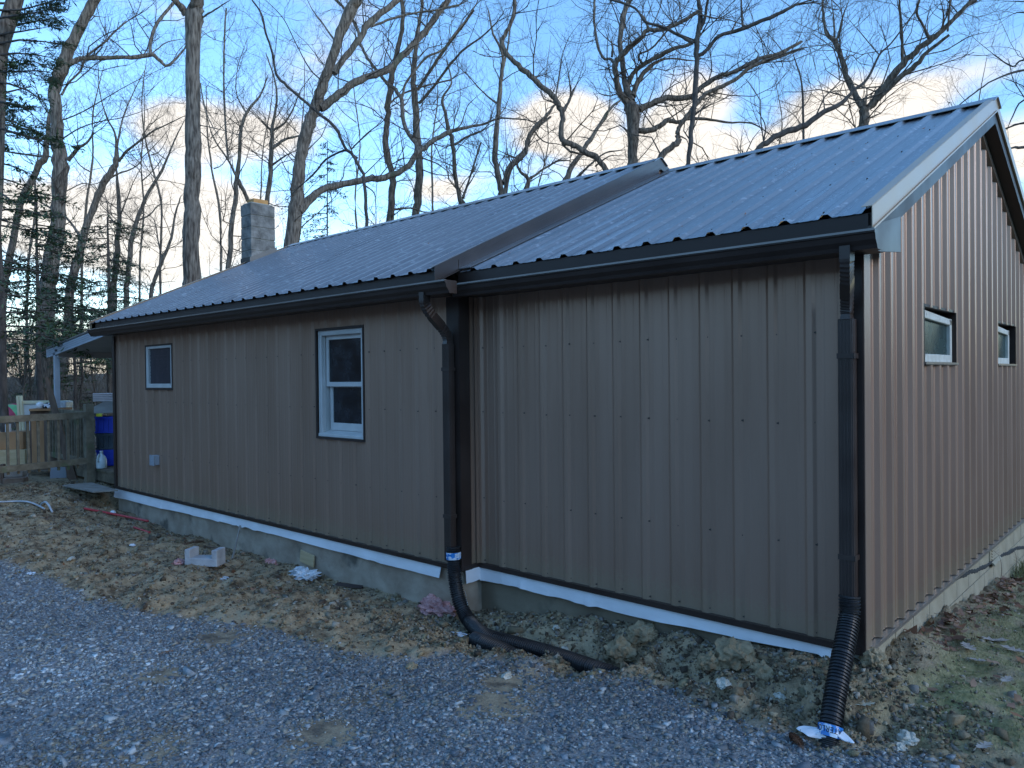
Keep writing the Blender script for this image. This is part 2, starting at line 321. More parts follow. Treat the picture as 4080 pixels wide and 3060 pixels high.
# gable of the taller section, rising above the lower roof
ribbed('step_siding_panel', 'siding', H, .1, YA+.02, 5.9, lambda s: (ZS, min(slope_z(EA, RA, s), slope_z(EA, RA, 2*RA[0]-s))-.06), lambda s, h, t: (XJ-.012+h*.5, s, t))
def lefttop(y): return (ZS, min(slope_z(EA, RA, y), slope_z(EA, RA, 2*RA[0]-y))-.12)
ribbed('left_siding_panel', 'siding', H, .1, YA+.05, 5.9, lefttop, lambda s, h, t: (XL-h, s, t))
bx('back_wall', 'siding', H, XL+.02, XR-.02, 5.97, 6.03, ZS-.4, 2.68)
# the dark shell behind the sheets (sheathing) keeps light out
sh = MB(); sh.box(XL+.03, XJ-.03, YA+.13, YA+.15, ZS, 2.7); sh.box(XJ-.0, XR-.03, YB+.13, YB+.15, ZS, 2.7); sh.box(XR-.15, XR-.13, .1, 5.9, ZS, 2.72)
sh.box(XL+.1, XR-.16, YA+.4, 5.95, ZS-.02, ZS+.0)
sh.build('sheathing', 'black', H)

# roofs -------------------------------------------------------
def roofmap(E, m, sign=1, Rr=None):
    c = 1/math.hypot(1, m); sn = m*c
    def f(s, h, t):
        h = h*1.15
        if sign > 0: return (s, E[0]+t*c-h*sn, E[1]+t*sn+h*c)
        return (s, 2*Rr[0]-E[0]-t*c+h*sn, E[1]+t*sn+h*c)
    return f
LA = math.hypot(RA[0]-EA[0], RA[1]-EA[1]); LB = math.hypot(RB[0]-EB[0], RB[1]-EB[1])
CH = (-8.0, -7.66, 1.98, 2.43, 4.99)       # chimney
tch = [(CH[2]-EA[0])*math.hypot(1, MA), (CH[3]-EA[0])*math.hypot(1, MA)]
ribbed('roof_panel', 'roof', H, -.435+.1, RXA0, RXA1-.01, lambda s: (0, LA-.01), roofmap(EA, MA), holes=[(-8.1, CH[1]+.005, tch[0]-.005, tch[1]+.005)])
ribbed('roof_panel', 'roof', H, .382, RXB0+.02, RXB1-.01, lambda s: (0, LB-.01), roofmap(EB, MBs))
ribbed('rear_roof_panel', 'roof', H, -.435+.1, RXA0, RXA1-.01, lambda s: (0, LA-.01), roofmap(EA, MA, -1, RA))
ribbed('rear_roof_panel', 'roof', H, .382, RXB0+.02, RXB1-.01, lambda s: (0, LB-.01), roofmap(EB, MBs, -1, RB))
# ridge caps: folded strips lying on the rib tops, with dark gaps between the ribs beneath them
def ridgecap(x0, x1, Rr, m, name):
    c = 1/math.hypot(1, m); sn = m*c; w = .15; z = Rr[1]+.031; b = MB()
    for i in range(int((x1-x0)/3.05)+1):
        a0, a1 = x0+i*3.05, min(x0+(i+1)*3.05+.03, x1)
        if a1-a0 < .05: continue
        dz = .002*(i % 2)
        prof = [(-w*c, -w*sn-.006), (-w*c, -w*sn), (-.03, -.004), (0, .004), (.03, -.004), (w*c, -w*sn), (w*c, -w*sn-.006), (.03, -.010), (0, -.002), (-.03, -.010)]
        b = MB(); b.prism([(a0, Rr[0]+p, z+dz+q) for p, q in prof], (a1-a0, 0, 0)); b.build(name, 'rake' if False else 'roof', H)
ridgecap(RXA0-.01, RXA1+.02, RA, MA, 'ridge_cap'); ridgecap(RXB0+.03, RXB1+.02, RB, MBs, 'ridge_cap')
# rake trims
def rake(x, E, Rr, m, side, face=.10, name='rake_trim', lift=.032, mtl='rakelit'):
    c = 1/math.hypot(1, m); sn = m*c
    for sgn in (1, -1):
        y0, z0 = E[0]-.004, E[1]+lift-.004*m; y1, z1 = Rr[0], Rr[1]+lift
        if sgn < 0: y0 = 2*Rr[0]-y0
        b = MB(); t = .004*side
        # the vertical face
        b.prism([(x, y0, z0), (x, y1, z1), (x, y1, z1-face/c*1.0), (x, y0, z0-face/c)], (t, 0, 0))
        # the flange on the roof
        b.prism([(x-.055*side, y0, z0+.001), (x-.055*side, y1, z1+.001), (x-.055*side, y1, z1+.004), (x-.055*side, y0, z0+.004)], ((.055+.002)*side, 0, 0))
        # the small drip lip at the lower edge of the face
        b.prism([(x, y0, z0-face/c-.002), (x, y1, z1-face/c-.002), (x, y1, z1-face/c-.012), (x, y0, z0-face/c-.012)], (.014*side, 0, 0))
        b.build(name, mtl, H)
rake(RXB1, EB, RB, MBs, 1, mtl='rakelit'); rake(RXA1, EA, RA, MA, 1, face=.105, mtl='rakeA'); rake(RXA0, EA, RA, MA, -1)
# rake boxes: rafters and soffit under the gable overhang, with the frieze strip on the wall below
def rakebox(x0, x1, E, Rr, m, name, d0=.115, d1=.20, yend=None):
    for sgn in (1, -1):
        y0, z0 = E[0]+.03, E[1]; y1, z1 = Rr[0], Rr[1]
        z0 = slope_z(E, Rr, y0)
        if sgn < 0: y0 = 2*Rr[0]-y0
        MB().prism([(x0, y0, z0-.01), (x0, y1, z1-.01), (x0, y1, z1-d1), (x0, y0, z0-d1)], (x1-x0, 0, 0)).build(name, 'trim', H)
rakebox(XR+.004, RXB1-.004, EB, RB, MBs, 'rake_soffit', d1=.185)
rakebox(XJ+.01, RXA1-.003, EA, RA, MA, 'rake_soffit', d1=.19) if RXA1-XJ > .02 else None
rakebox(RXA0+.004, XL-.02, EA, RA, MA, 'rake_soffit', d1=.19)
for sgn in (1, -1):      # frieze strip along the top of the gable siding
    y0 = .02; z0 = slope_z(EB, RB, y0)-.19; y1 = RB[0]; z1 = RB[1]-.19
    if sgn < 0: y0 = 2*RB[0]-y0
    MB().prism([(XR+.002, y0, z0), (XR+.002, y1, z1), (XR+.002, y1, z1-.06), (XR+.002, y0, z0-.06)], (.040, 0, 0)).build('frieze_strip', 'rake', H)
# return of the eave at the right gable end
MB().prism([(RXB1-.02, EB[0]+.0, 2.775), (RXB1-.02, .27, 2.90), (RXB1-.02, .27, 2.695), (RXB1-.02, -.10, 2.655), (RXB1-.02, EB[0]+.0, 2.66)], (.018, 0, 0)).build('eave_return', 'spout', H)
# step flashing where the lower roof meets the taller gable
MB().prism([(XJ+.012, EB[0]+.02, slope_z(EB, RB, EB[0]+.02)+.022), (XJ+.012, RB[0]-.02, RB[1]+.012), (XJ+.012, RB[0]-.02, RB[1]+.018), (XJ+.012, EB[0]+.02, slope_z(EB, RB, EB[0]+.02)+.028)], (.13, 0, 0)).build('step_flashing', 'roof', H)
MB().prism([(XJ+.013, EB[0]+.02, slope_z(EB, RB, EB[0]+.02)+.0), (XJ+.013, RB[0]-.15, RB[1]-.07), (XJ+.013, RB[0]-.15, RB[1]+.06), (XJ+.013, EB[0]+.02, slope_z(EB, RB, EB[0]+.02)+.10)], (-.003, 0, 0)).build('wall_flashing', 'rakeA', H)
# soffits and fascias
bx('soffit', 'trim', H, RXA0+.01, XJ, EA[0]+.05, YA-.002, 2.668, 2.68)
bx('soffit', 'trim', H, XJ+.002, RXB1-.02, EB[0]+.02, YB-.002, 2.662, 2.674)
bx('fascia', 'trim', H, RXA0+.005, RXA1+.0, EA[0]+.03, EA[0]+.048, 2.665, 2.845)
bx('fascia', 'trim', H, XJ+.01, RXB1-.022, EB[0]+.012, EB[0]+.03, 2.66, 2.845)
# gutters
def gutter(x0, x1, y, z, depth=.12, height=.095, lab=None):
    P = [(0, 0), (0, -height), (-.075, -height), (-.083, -height+.02), (-.105, -height+.045), (-.112, -.022), (-depth, -.016), (-depth, 0), (-depth+.012, 0),
         (-depth+.012, -.004), (-depth+.004, -.004), (-.108, -.014), (-.101, -height+.047), (-.079, -height+.023), (-.072, -height+.004), (-.004, -height+.004), (-.004, 0)]
    g = MB().prism([(x0, y+a, z+b) for a, b in P], (x1-x0, 0, 0)).build('gutter', 'trim', H)
    out = P[:8]
    for xx, t in ((x0, -.003), (x1, .003)):
        MB().prism([(xx, y+a*1.03, z+b*1.03) for a, b in out], (t, 0, 0)).build('end_cap', 'spout', g)
    ml = MB(); ml.box(x0, x1, y-depth-.006, y-depth+.012, z-.009, z+.003); ml.build('gutter_lip', 'lip', g)
    return g
gutter(-7.66, -.05, EA[0]+.025, 2.742); gutter(-.235, 2.955, EB[0]+.008, 2.738)
# corner trims, base trims
ct = MB(); ct.box(XL-.022, XL+.06, YA-.026, YA-.003, ZS-.03, 2.66); ct.box(XL-.026, XL-.004, YA-.022, YA+.08, ZS-.03, 2.66); ct.build('corner_trim', 'trim', H)
ct = MB(); ct.box(XJ-.14, XJ+.006, YA-.026, YA-.003, ZS-.03, 2.66); ct.box(XJ-.010, XJ+.010, YA-.022, YA+.09, ZS-.03, 2.66); ct.build('corner_trim', 'trim', H)
ct = MB(); ct.box(XJ+.002, XJ+.011, YB-.055, YB-.026, ZS, 2.66); ct.box(XJ+.012, XJ+.03, YB-.026, YB-.018, ZS, 2.66); ct.build('inside_corner_trim', 'siding', H)
ct = MB(); ct.box(XR-.09, XR+.022, YB-.030, YB-.006, ZS-.04, 2.66); ct.box(XR+.002, XR+.026, YB-.026, YB+.085, ZS-.04, 2.69); ct.build('corner_trim', 'trim', H)
ct = MB(); ct.box(XR+.026, XR+.030, YB-.020, YB+.080, ZS-.02, 2.68); ct.build('corner_trim_face', 'siding', H)
def basetrim(*d): return bx('base_trim', 'trim', H, *d)
basetrim(XL-.02, XJ-.01, YA-.034, YA-.001, ZS-.032, ZS+.004); basetrim(XJ+.002, XR, YB-.036, YB-.001, ZS-.034, ZS+.004)
basetrim(XJ-.008, XJ+.012, YA+.0, YB-.03, ZS-.034, ZS+.004)
bx('base_ledge', 'rake', H, XR+.003, XR+.046, YB+.06, BACK, ZS-.028, ZS-.006)
# house wrap hanging out below the siding
def wrapstrip(pts, h0, h1, outv, seed):
    rr = random.Random(seed); kn = [rr.uniform(-1, 1) for _ in range(40)]; kb = [rr.uniform(0, 1) for _ in range(40)]; kx = sorted([0, 1]+[rr.random() for _ in range(38)]); V = []; F = []; n = 150; P = [Vector(p) for p in pts]
    segs = [(P[i+1]-P[i]).length for i in range(len(P)-1)]; tot = sum(segs)
    for i in range(n+1):
        d = i/n*tot; k = 0
        while k < len(segs)-1 and d > segs[k]: d -= segs[k]; k += 1
        p = P[k].lerp(P[k+1], min(1, d/segs[k])); o = Vector(outv[k])
        t = i/n; hh = h0+(h1-h0)*t+.010*math.sin(t*7+seed)+.007*float(np.interp(t, kx, kn))
        for j in range(5):
            f = j/4; bul = .006*f+.020*f*float(np.interp(t, kx, kb))**2+.003*f*mnoise.noise((t*34, f*2, seed))
            V.append(p+o*(bul+.004)+Vector((0, 0, -hh*f)))
    for i in range(n):
        for j in range(4): a = i*5+j; F.append((a, a+1, a+6, a+5))
    o = link_mesh('house_wrap', V, F, MT['wrap'], H, False); md = o.modifiers.new('thickness', 'SOLIDIFY'); md.thickness = .0015
wrapstrip([(XL+.0, YA-.012, ZS-.03), (XJ-.25, YA-.012, ZS-.03)], .125, .09, [(0, -1, 0)], 1)
wrapstrip([(XJ+.006, YA+.02, ZS-.03), (XJ+.010, YB-.012, ZS-.03), (XR-.11, YB-.012, ZS-.03)], .12, .07, [(1, -.2, 0), (0, -1, 0)], 4)
# foundation
fd = bx('foundation', 'parge', H, XL+.02, XJ-.03, YA+.02, YA+.25, -.5, ZS-.002)
fd2 = bx('front_foundation', 'brownparge', H, XJ-.029, XR-.06, YB+.03, YB+.2, -.5, ZS-.002)
# block wall under the right gable: two courses
fb = bx('gable_foundation', 'mortar', H, XR-.055, XR-.022, YB+.03, 5.95, -.6, ZS-.03)
bme = None
for k in range(4):
    z0 = ZS-.03-.2*(k+1)
    y = YB+.03-(0 if k % 2 else .2)
    while y < 5.95:
        a, b = max(y+.005, YB+.031), min(y+.395, 5.95)
        skip = (k == 0 and 3.45 < (a+b)/2 < 3.95)
        if b-a > .05 and not skip:
            if b-a > .38 and bme is not None:
                o = bpy.data.objects.new('concrete_block', bme); COL.objects.link(o); o.parent = fb; o.location = Vector((XR-.012, (a+b)/2, z0+.1))-wloc(H)
            else:
                hw = (b-a)/2; o = MB().box(XR-.025, XR+.0, a, b, z0+.005, z0+.195).build('concrete_block', 'block', fb, origin=(XR-.012, (a+b)/2, z0+.1)); bevel(o, .003)
                if hw > .19: bme = o.data
        y += .4
v = bx('foundation_vent', 'block', H, XR-.024, XR-.002, 3.50, 3.90, ZS-.205, ZS-.035)
for i in range(5): MB().obox((XR+.001, 3.70, ZS-.06-.026*i), (.008, 0, -.006), (0, .15, 0), (.001, 0, .003)).build('vent_louvre', 'block', v)
MB().prism([(XR+.004, 3.53, ZS-.185), (XR+.004, 3.87, ZS-.185), (XR+.03, 3.87, ZS-.205), (XR+.03, 3.53, ZS-.205)], (0, 0, -.02)).build('vent_sill', 'block', v)
# tar smear running along the blocks: a thin raised irregular band
V = []; F = []; n = 90; kp = [(1.35, .413), (1.6, .40), (2.2, .385), (2.6, .345), (3.1, .285), (3.7, .24), (4.1, .225), (4.4, .19), (4.8, .165), (5.3, .085), (5.9, .05)]
for i in range(n+1):
    y = 1.35+i/n*4.5; z = float(np.interp(y, [a for a, b in kp], [b for a, b in kp])); w = .018+.010*mnoise.noise((y*3, 0, 5))+.004*math.sin(y*60); w *= min(1, (i+2)/10)
    z += .008*mnoise.noise((y*5, 2, 1))
    V += [(XR+.0015, y, z-w), (XR+.005, y, z-w*.5), (XR+.005, y, z+w*.5), (XR+.0015, y, min(z+w, ZS-.032))]
for i in range(n):
    for j in range(3): a = i*4+j; F.append((a, a+4, a+5, a+1))
link_mesh('tar_smear', V, F, MT['asphaltstain'], fb)
# screws
def screws(rows, name='screw'):
    b = MB()
    for (x, y, z, ax) in rows:
        d = .0045
        if ax == 'y': b.obox((x, y, z), (d, 0, 0), (0, .004, 0), (0, 0, d)); b.obox((x, y+.003, z), (d*1.5, 0, 0), (0, .001, 0), (0, 0, d*1.5))
        elif ax == 'x': b.obox((x, y, z), (.004, 0, 0), (0, d, 0), (0, 0, d))
        else: b.obox((x, y, z), (d, 0, 0), (0, d, 0), (0, 0, .006))
    o = b.build(name, 'screw', H); o['kind'] = 'stuff'
S = []
for i in range(-17, 14):
    x = -3.559+i*PITCH_R
    for z in (2.243, 1.712, .99, .475):
        if not (WIN[0]-.03 < x < WIN[1]+.03 and WIN[2] < z < WIN[3]) and not (SWIN[0]-.03 < x < SWIN[1]+.03 and SWIN[2] < z < SWIN[3]): S.append((x+R.uniform(-.004, .004), YA-.005, z+R.uniform(-.006, .006), 'y'))
for i in range(-1, 12):
    for z in (2.239, 1.705, .987, .475): S.append((i*PITCH_R+R.uniform(-.004, .004), YB-.005, z+R.uniform(-.006, .006), 'y'))
screws(S, 'wall_screws')
S = []
for i in range(24):
    y = .255+i*PITCH_R+.045
    for z in (2.24, 1.70, .98, .475):
        if not any(g[0]-.03 < y < g[1]+.03 and g[2] < z < g[3] for g in GW): S.append((XR+.006, y, z, 'x'))
screws(S, 'gable_screws')
S = []
for j in range(5):
    t = .12+j*.82
    for k in range(12):
        s = .382+(k-.2)*PITCH_R
        if s < RXB1-.05: f = roofmap(EB, MBs)(s, .006, t); S.append((*f, 'z'))
    for k in range(-33, 1):
        s = -.335+(k-.2)*PITCH_R
        if RXA0 < s < RXA1 and not (s < CH[1]+.05 and tch[0]-.1 < t < tch[1]+.1): f = roofmap(EA, MA)(s, .006, t); S.append((*f, 'z'))
screws(S, 'roof_screws')

# windows ------------------------------------------------------
x0, x1, z0, z1 = WIN; Y = YA
w = MB(); t = .022
w.box(x0-t, x0, Y-.024, Y+.0, z0-t, z1+t); w.box(x1, x1+t, Y-.024, Y+.0, z0-t, z1+t); w.box(x0, x1, Y-.024, Y+.0, z1, z1+t); w.box(x0, x1, Y-.028, Y+.0, z0-t, z0)
w = w.build('window', 'trim', H); w['label'] = 'tall white double hung window with crinkled plastic behind its panes'
fr = MB(); fr.box(x0, x0+.055, Y+.0, Y+.10, z0, z1); fr.box(x1-.055, x1, Y+.0, Y+.10, z0, z1); fr.box(x0+.055, x1-.055, Y+.0, Y+.10, z1-.05, z1)
fr.box(x0+.008, x0+.025, Y-.006, Y+.0, z0+.02, z1); fr.box(x0+.055, x0+.064, Y+.03, Y+.042, z0+.06, z1-.05); bevel(fr.build('window_frame', 'white', w), .003)
bevel(MB().prism([(x0, Y-.012, z0+.0), (x0, Y-.012, z0+.03), (x0, Y+.10, z0+.062), (x0, Y+.10, z0)], (x1-x0, 0, 0)).build('window_sill', 'white', w), .003)
zm = (z0+z1)/2-.01
def sash(a, b, c, d, y, name, fw=.042, bot=.05, pane='plastic', frm='white', top=None):
    s = MB(); top = top or fw
    s.box(a, a+fw, y, y+.03, c, d); s.box(b-fw, b, y, y+.03, c, d); s.box(a+fw, b-fw, y, y+.03, d-top, d); s.box(a+fw, b-fw, y, y+.03, c, c+bot)
    o = bevel(s.build(name, frm, w), .003); 
    bx('window_pane', pane, w, a+fw, b-fw, y+.014, y+.018, c+bot, d-top)
sash(x0+.066, x1-.056, zm-.02, z1-.05, Y+.045, 'upper_sash', bot=.045)
sash(x0+.080, x1-.056, z0+.06, zm+.015, Y+.078, 'lower_sash', bot=.075)
# small window at the left
x0, x1, z0, z1 = SWIN
w = MB(); w.box(x0-.02, x0, Y-.024, Y, z0-.03, z1+.02); w.box(x1, x1+.03, Y-.024, Y, z0-.03, z1+.02); w.box(x0, x1, Y-.024, Y, z1, z1+.02); w.box(x0, x1, Y-.024, Y, z0-.03, z0)
w = w.build('window', 'trim', H); w['label'] = 'small white framed window with a dark screen'
s = MB(); s.box(x0, x0+.075, Y-.018, Y+.05, z0, z1); s.box(x1-.04, x1, Y-.018, Y+.05, z0, z1); s.box(x0+.07, x1-.04, Y-.018, Y+.05, z1-.035, z1); s.box(x0+.07, x1-.04, Y-.024, Y+.05, z0, z0+.055)
bevel(s.build('window_frame', 'white', w), .003)
bx('window_pane', 'glass_dark', w, x0+.07, x1-.04, Y+.012, Y+.016, z0+.055, z1-.035)
for i in range(9):
    bx('blind_slat', 'glass_dark', w, x0+.08, x1-.05, Y+.006, Y+.011, z0+.07+i*.045, z0+.085+i*.045)
# the two shallow windows in the gable
for gi, (y0, y1, z0, z1) in enumerate(GW):
    X = XR; t = .018
    w = MB(); w.box(X-.08, X+.028, y0-t, y0, z0-t, z1+t); w.box(X-.08, X+.028, y1, y1+t, z0-t, z1+t); w.box(X-.08, X+.026, y0, y1, z1, z1+t); w.box(X-.08, X+.034, y0, y1, z0-t, z0)
    w = w.build('window', 'trim', H); w['label'] = ('shallow gable window nearer the corner, green tinted pane in peeling cream sash', 'shallow gable window farther from the corner, its sash tilted inwards')[gi]
    bx('window_sill', 'rake', w, X+.0, X+.040, y0-t-.004, y1+t+.004, z0-.012, z0+.004)
    tilt = (.035, .05)[gi]; yy1 = y1-(.005, .15)[gi]
    def T(x, y, z): return (X-.045-(z1-z)*0-((z-z0)/(z1-z0))*tilt*0, y, z)
    s = MB(); fw = .05
    s.box(X-.030, X-.002, y0+.003, y0+.035, z0+.004, z1-.02); s.box(X-.030, X+.0, yy1-fw, yy1, z0+.004, z1-.045)
    s.prism([(X-.030, y0+.03, z1-.07), (X-.030, yy1-.01, z1-.095), (X-.030, yy1-.01, z1-.05), (X-.030, y0+.03, z1-.012)], (.03, 0, 0)); s.box(X-.030, X+.002, y0+.03, yy1-.03, z0+.004, z0+.062)
    bevel(s.build('window_sash', 'oldwhite', w), .004)
    bx('window_pane', 'greenglass', w, X-.032, X-.026, y0+.03, yy1-.04, z0+.06, z1-.065)
    bx('window_back', 'black', w, X-.12, X-.11, y0-.04, y1+.04, z0-.04, z1+.04)
# grey electrical box
b = bx('electrical_box', 'greybox', H, -6.245, -6.115, YA-.085, YA-.001, .865, .995, origin=(-6.18, YA, .93)); bevel(b, .006)
bevel(bx('box_lid', 'greybox', b, -6.25, -6.11, YA-.095, YA-.086, .86, 1.0), .003)
bx('box_label', 'greybox', b, -6.22, -6.17, YA-.098, YA-.096, .90, .93)

# chimney
cx0, cx1, cy0, cy1, cz = CH
ch = bx('chimney', 'mortar', H, cx0+.012, cx1-.012, cy0+.012, cy1-.012, 3.2, cz-.01, origin=((cx0+cx1)/2, (cy0+cy1)/2, 3.2)); ch['label'] = 'square chimney of grey concrete blocks with an orange clay flue'
zz = cz
for i in range(9):
    jit = [R.uniform(-.003, .003) for _ in range(4)]
    o = MB().box(cx0+jit[0], cx1+jit[1], cy0+jit[2], cy1+jit[3], zz-.196, zz-.004).build('chimney_block', 'chim', ch); bevel(o, .008, 2); zz -= .2
o = MB().box(cx0+.02, cx1-.02, cy0+.02, cy1-.02, cz-.004, cz+.02).build('chimney_crown', 'mortar', ch); bevel(o, .01)
fl = MB(); a, b_, c, d = cx0+.06, cx1-.06, cy0+.09, cy1-.09
for q in ((a, a+.02, c, d), (b_-.02, b_, c, d), (a+.02, b_-.02, c, c+.02), (a+.02, b_-.02, d-.02, d)): fl.box(*q, cz+.0, cz+.095)
fl.build('flue_liner', 'flue', ch)
fz = lambda y: slope_z(EA, RA, y)
MB().prism([(cx1+.003, cy0-.03, fz(cy0-.03)+.01), (cx1+.003, cy1+.02, fz(cy1+.02)+.01), (cx1+.003, cy1+.02, fz(cy1)+.11), (cx1+.003, cy0-.03, fz(cy0)+.09)], (.012, 0, 0)).build('chimney_flashing', 'rake', ch)
MB().prism([(cx0, cy0-.003, fz(cy0)-.01), (cx1+.01, cy0-.003, fz(cy0)-.01), (cx1+.01, cy0-.003, fz(cy0)+.10), (cx0, cy0-.003, fz(cy0)+.10)], (0, -.012, 0)).build('chimney_flashing', 'trim', ch)

# downspouts
def spout(x, ytop, ywall, ztop, zelbow, zend, mtl='spout', leanx=0.):
    g = MB(); pts = [(x, ytop, ztop+.02), (x, ytop, ztop-.05)]; sc = [1, 1]
    p0 = Vector((x, ytop, ztop-.05)); p3 = Vector((x+leanx, ywall, zelbow)); pts = [Vector(pts[0]), Vector(pts[1])]; rr = [.052, .052]
    n = 30
    for i in range(1, n+1):
        t = i/n; q = p0.lerp(p3, t); e = t*t*(3-2*t)
        q = Vector((p0.x+(p3.x-p0.x)*e, p0.y+(p3.y-p0.y)*e, p0.z+(p3.z-p0.z)*t))
        pts.append(q); rr.append(.052-(.006 if (i % 2 == 0 and (t < .38 or t > .62)) else 0))
    pts.append(Vector((x+leanx, ywall, zelbow-.03))); rr.append(.052)
    e = MB().tube(pts, rr, 4, square=(1.0, .74)).build('downspout_elbow', mtl, H)
    s = MB()
    X = x+leanx
    s.box(X-.041, X+.041, ywall-.031, ywall+.031, zend, zelbow-.028)
    for dx in (-.028, -.009, .009, .028): s.box(X+dx-.005, X+dx+.005, ywall-.034, ywall-.030, zend, zelbow-.03)
    s.box(X+.040, X+.044, ywall-.018, ywall-.002, zend, zelbow-.03)
    s = s.build('downspout', mtl, H)
    bevel(s, .003)
    for z in (zelbow-.25, (zelbow+zend)/2-.2 if False else zend+.35):
        st = MB(); st.box(X-.046, X+.046, ywall-.037, ywall-.034, z, z+.03); st.box(X+.045, X+.049, ywall-.037, ywall+.034, z, z+.03); st.build('strap', mtl, s)
    return s
spout(-.355, EA[0]-.035, YA-.07, 2.655, 2.30, .50, leanx=.005)
spout(2.80, EB[0]-.055, YB-.07, 2.652, 2.33, .60, leanx=-.08)
# ================================================================ GROUND
GE = np.array([(-14, -4.6), (-9, -3.5), (-5.13, -2.29), (-4.06, -2.18), (-3.02, -2.13), (-2.53, -2.05), (-1.93, -1.84), (-1.45, -1.71), (-.99, -1.53), (-.51, -1.51), (.01, -1.39), (.30, -1.19), (.36, -.95),
               (.83, -.69), (1.35, -.61), (1.62, -.49), (1.85, -.49), (2.13, -.60), (2.36, -.66), (2.47, -.665), (2.58, -.61), (2.82, -.60), (3.05, -.45), (3.34, -.38), (4.5, -.15), (7, .2), (60, 3)])
CP = np.array([(-7.6,-.15,.06),(-6.6,-.15,.03),(-5.8,-.15,-.01),(-4.3,-.15,.01),(-3.3,-.15,.025),(-2.0,-.15,.01),(-1.3,-.15,.035),(-.9,-.15,.03),(-.5,-.15,.06),
 (-.3,0,.03),(0,0,.08),(.55,0,.18),(1.2,0,.25),(2.1,0,.31),(2.73,0,.37),(2.77,.6,.31),(2.77,1.23,.225),(2.77,1.8,.185),(2.77,3.05,.06),(2.77,4.6,-.09),(2.9,6.5,-.2),
 (3.3,.1,.26),(3.4,.8,.26),(3.5,1.6,.22),(4.5,1.5,.24),(4.2,3.,.10),(4.5,5,-.02),(3.3,-.1,.17),(4.4,.3,.2),(6,2,.3),(6,6,.0),
 (-.5,-.45,.02),(.2,-.55,-.03),(.7,-.5,-.05),(1.2,-.48,-.03),(-.2,-.4,-.04),(.1,-.35,-.07),(.5,-.32,-.08),(1.0,-.3,-.08),(1.35,-.3,-.03),(1.8,-.38,.06),(2.3,-.42,.13),(2.55,-.45,.11),(2.78,-.55,.075),(3.0,-.4,.09),
 (0,-.05,.08),(.3,-.05,.13),(.55,-.05,.19),(.9,-.05,.235),(1.25,-.06,.26),(1.65,-.06,.29),(2.1,-.06,.32),(2.45,-.06,.345),(2.7,-.06,.37),(.5,-.15,.10),(1.2,-.15,.16),(1.6,-.2,.18),(1.9,-.18,.25),(2.4,-.2,.29),(2.7,-.2,.31),(2.2,-.28,.2),
 (-1.3,-1.15,.13),(-2.2,-1.3,.12),(-3,-1.3,.15),(-3,-.75,.08),(-4.5,-1.4,.15),(-4.6,-.8,.08),(-2.,-.75,.06),(-6,-1.3,.20),(-6.2,-.7,.10),(-7,-1.6,.28),(-7.2,-.8,.20),(-8,-1,.36),(-9,-1,.37),(-8.2,-.3,.34),(-9,.5,.35),(-8.2,2,.3),
 (-10,-3,.42),(-8,-3,.30),(-6,-4,.2),(-12,0,.3),(-14,-3,.4),(-12,4,.2),(-.6,-.9,.10),(-.1,-.85,.09),(.35,-.75,.06),(0.,-1.1,.11),
 (0,-3,.13),(2,-2.5,.15),(4,-4,.25),(4,-2,.18),(-3,-4,.13),(1.2,-1.5,.12),(3,-1.2,.12),(4.5,-.8,.14),(7,-1,.25),(8,-5,.3),(-2,3,.05),(0,3,.1)]
 + [(x, y, .10) for x, y in GE[3:24]])
def _h2(ix, iy, s):
    n = (ix*374761393+iy*668265263+s*1442695041) & 0x7fffffff
    n = ((n ^ (n >> 13))*1274126177) & 0x7fffffff
    return ((n ^ (n >> 16)) & 0xffff)/65535.
def vnoise(x, y, s=0):
    x = np.asarray(x, float); y = np.asarray(y, float)
    ix = np.floor(x).astype(np.int64); iy = np.floor(y).astype(np.int64); fx = x-ix; fy = y-iy
    fx = fx*fx*(3-2*fx); fy = fy*fy*(3-2*fy)
    a, b, c, d = _h2(ix, iy, s), _h2(ix+1, iy, s), _h2(ix, iy+1, s), _h2(ix+1, iy+1, s)
    return (a*(1-fx)+b*fx)*(1-fy)+(c*(1-fx)+d*fx)*fy
def fbm(x, y, s=0, o=4):
    t = 0; a = 1; tot = 0
    for i in range(o): t = t+a*vnoise(x*2**i+i*17.3, y*2**i-i*9.1, s+i); tot += a; a *= .5
    return t/tot
def idw(x, y):
    num = np.zeros_like(x); den = np.zeros_like(x)
    for (cx, cy, cz) in CP:
        w = 1/(((x-cx)**2+(y-cy)**2)+.004)**1.7; num += w*cz; den += w
    return num/den
def gravel_d(x, y): return (np.interp(x, GE[:, 0], GE[:, 1])+.10*(fbm(x*3.1, y*3.1, 5, 4)-.5)-y)      # >0 on the gravel
def ss(v, a, b): t = np.clip((v-a)/(b-a), 0, 1); return t*t*(3-2*t)
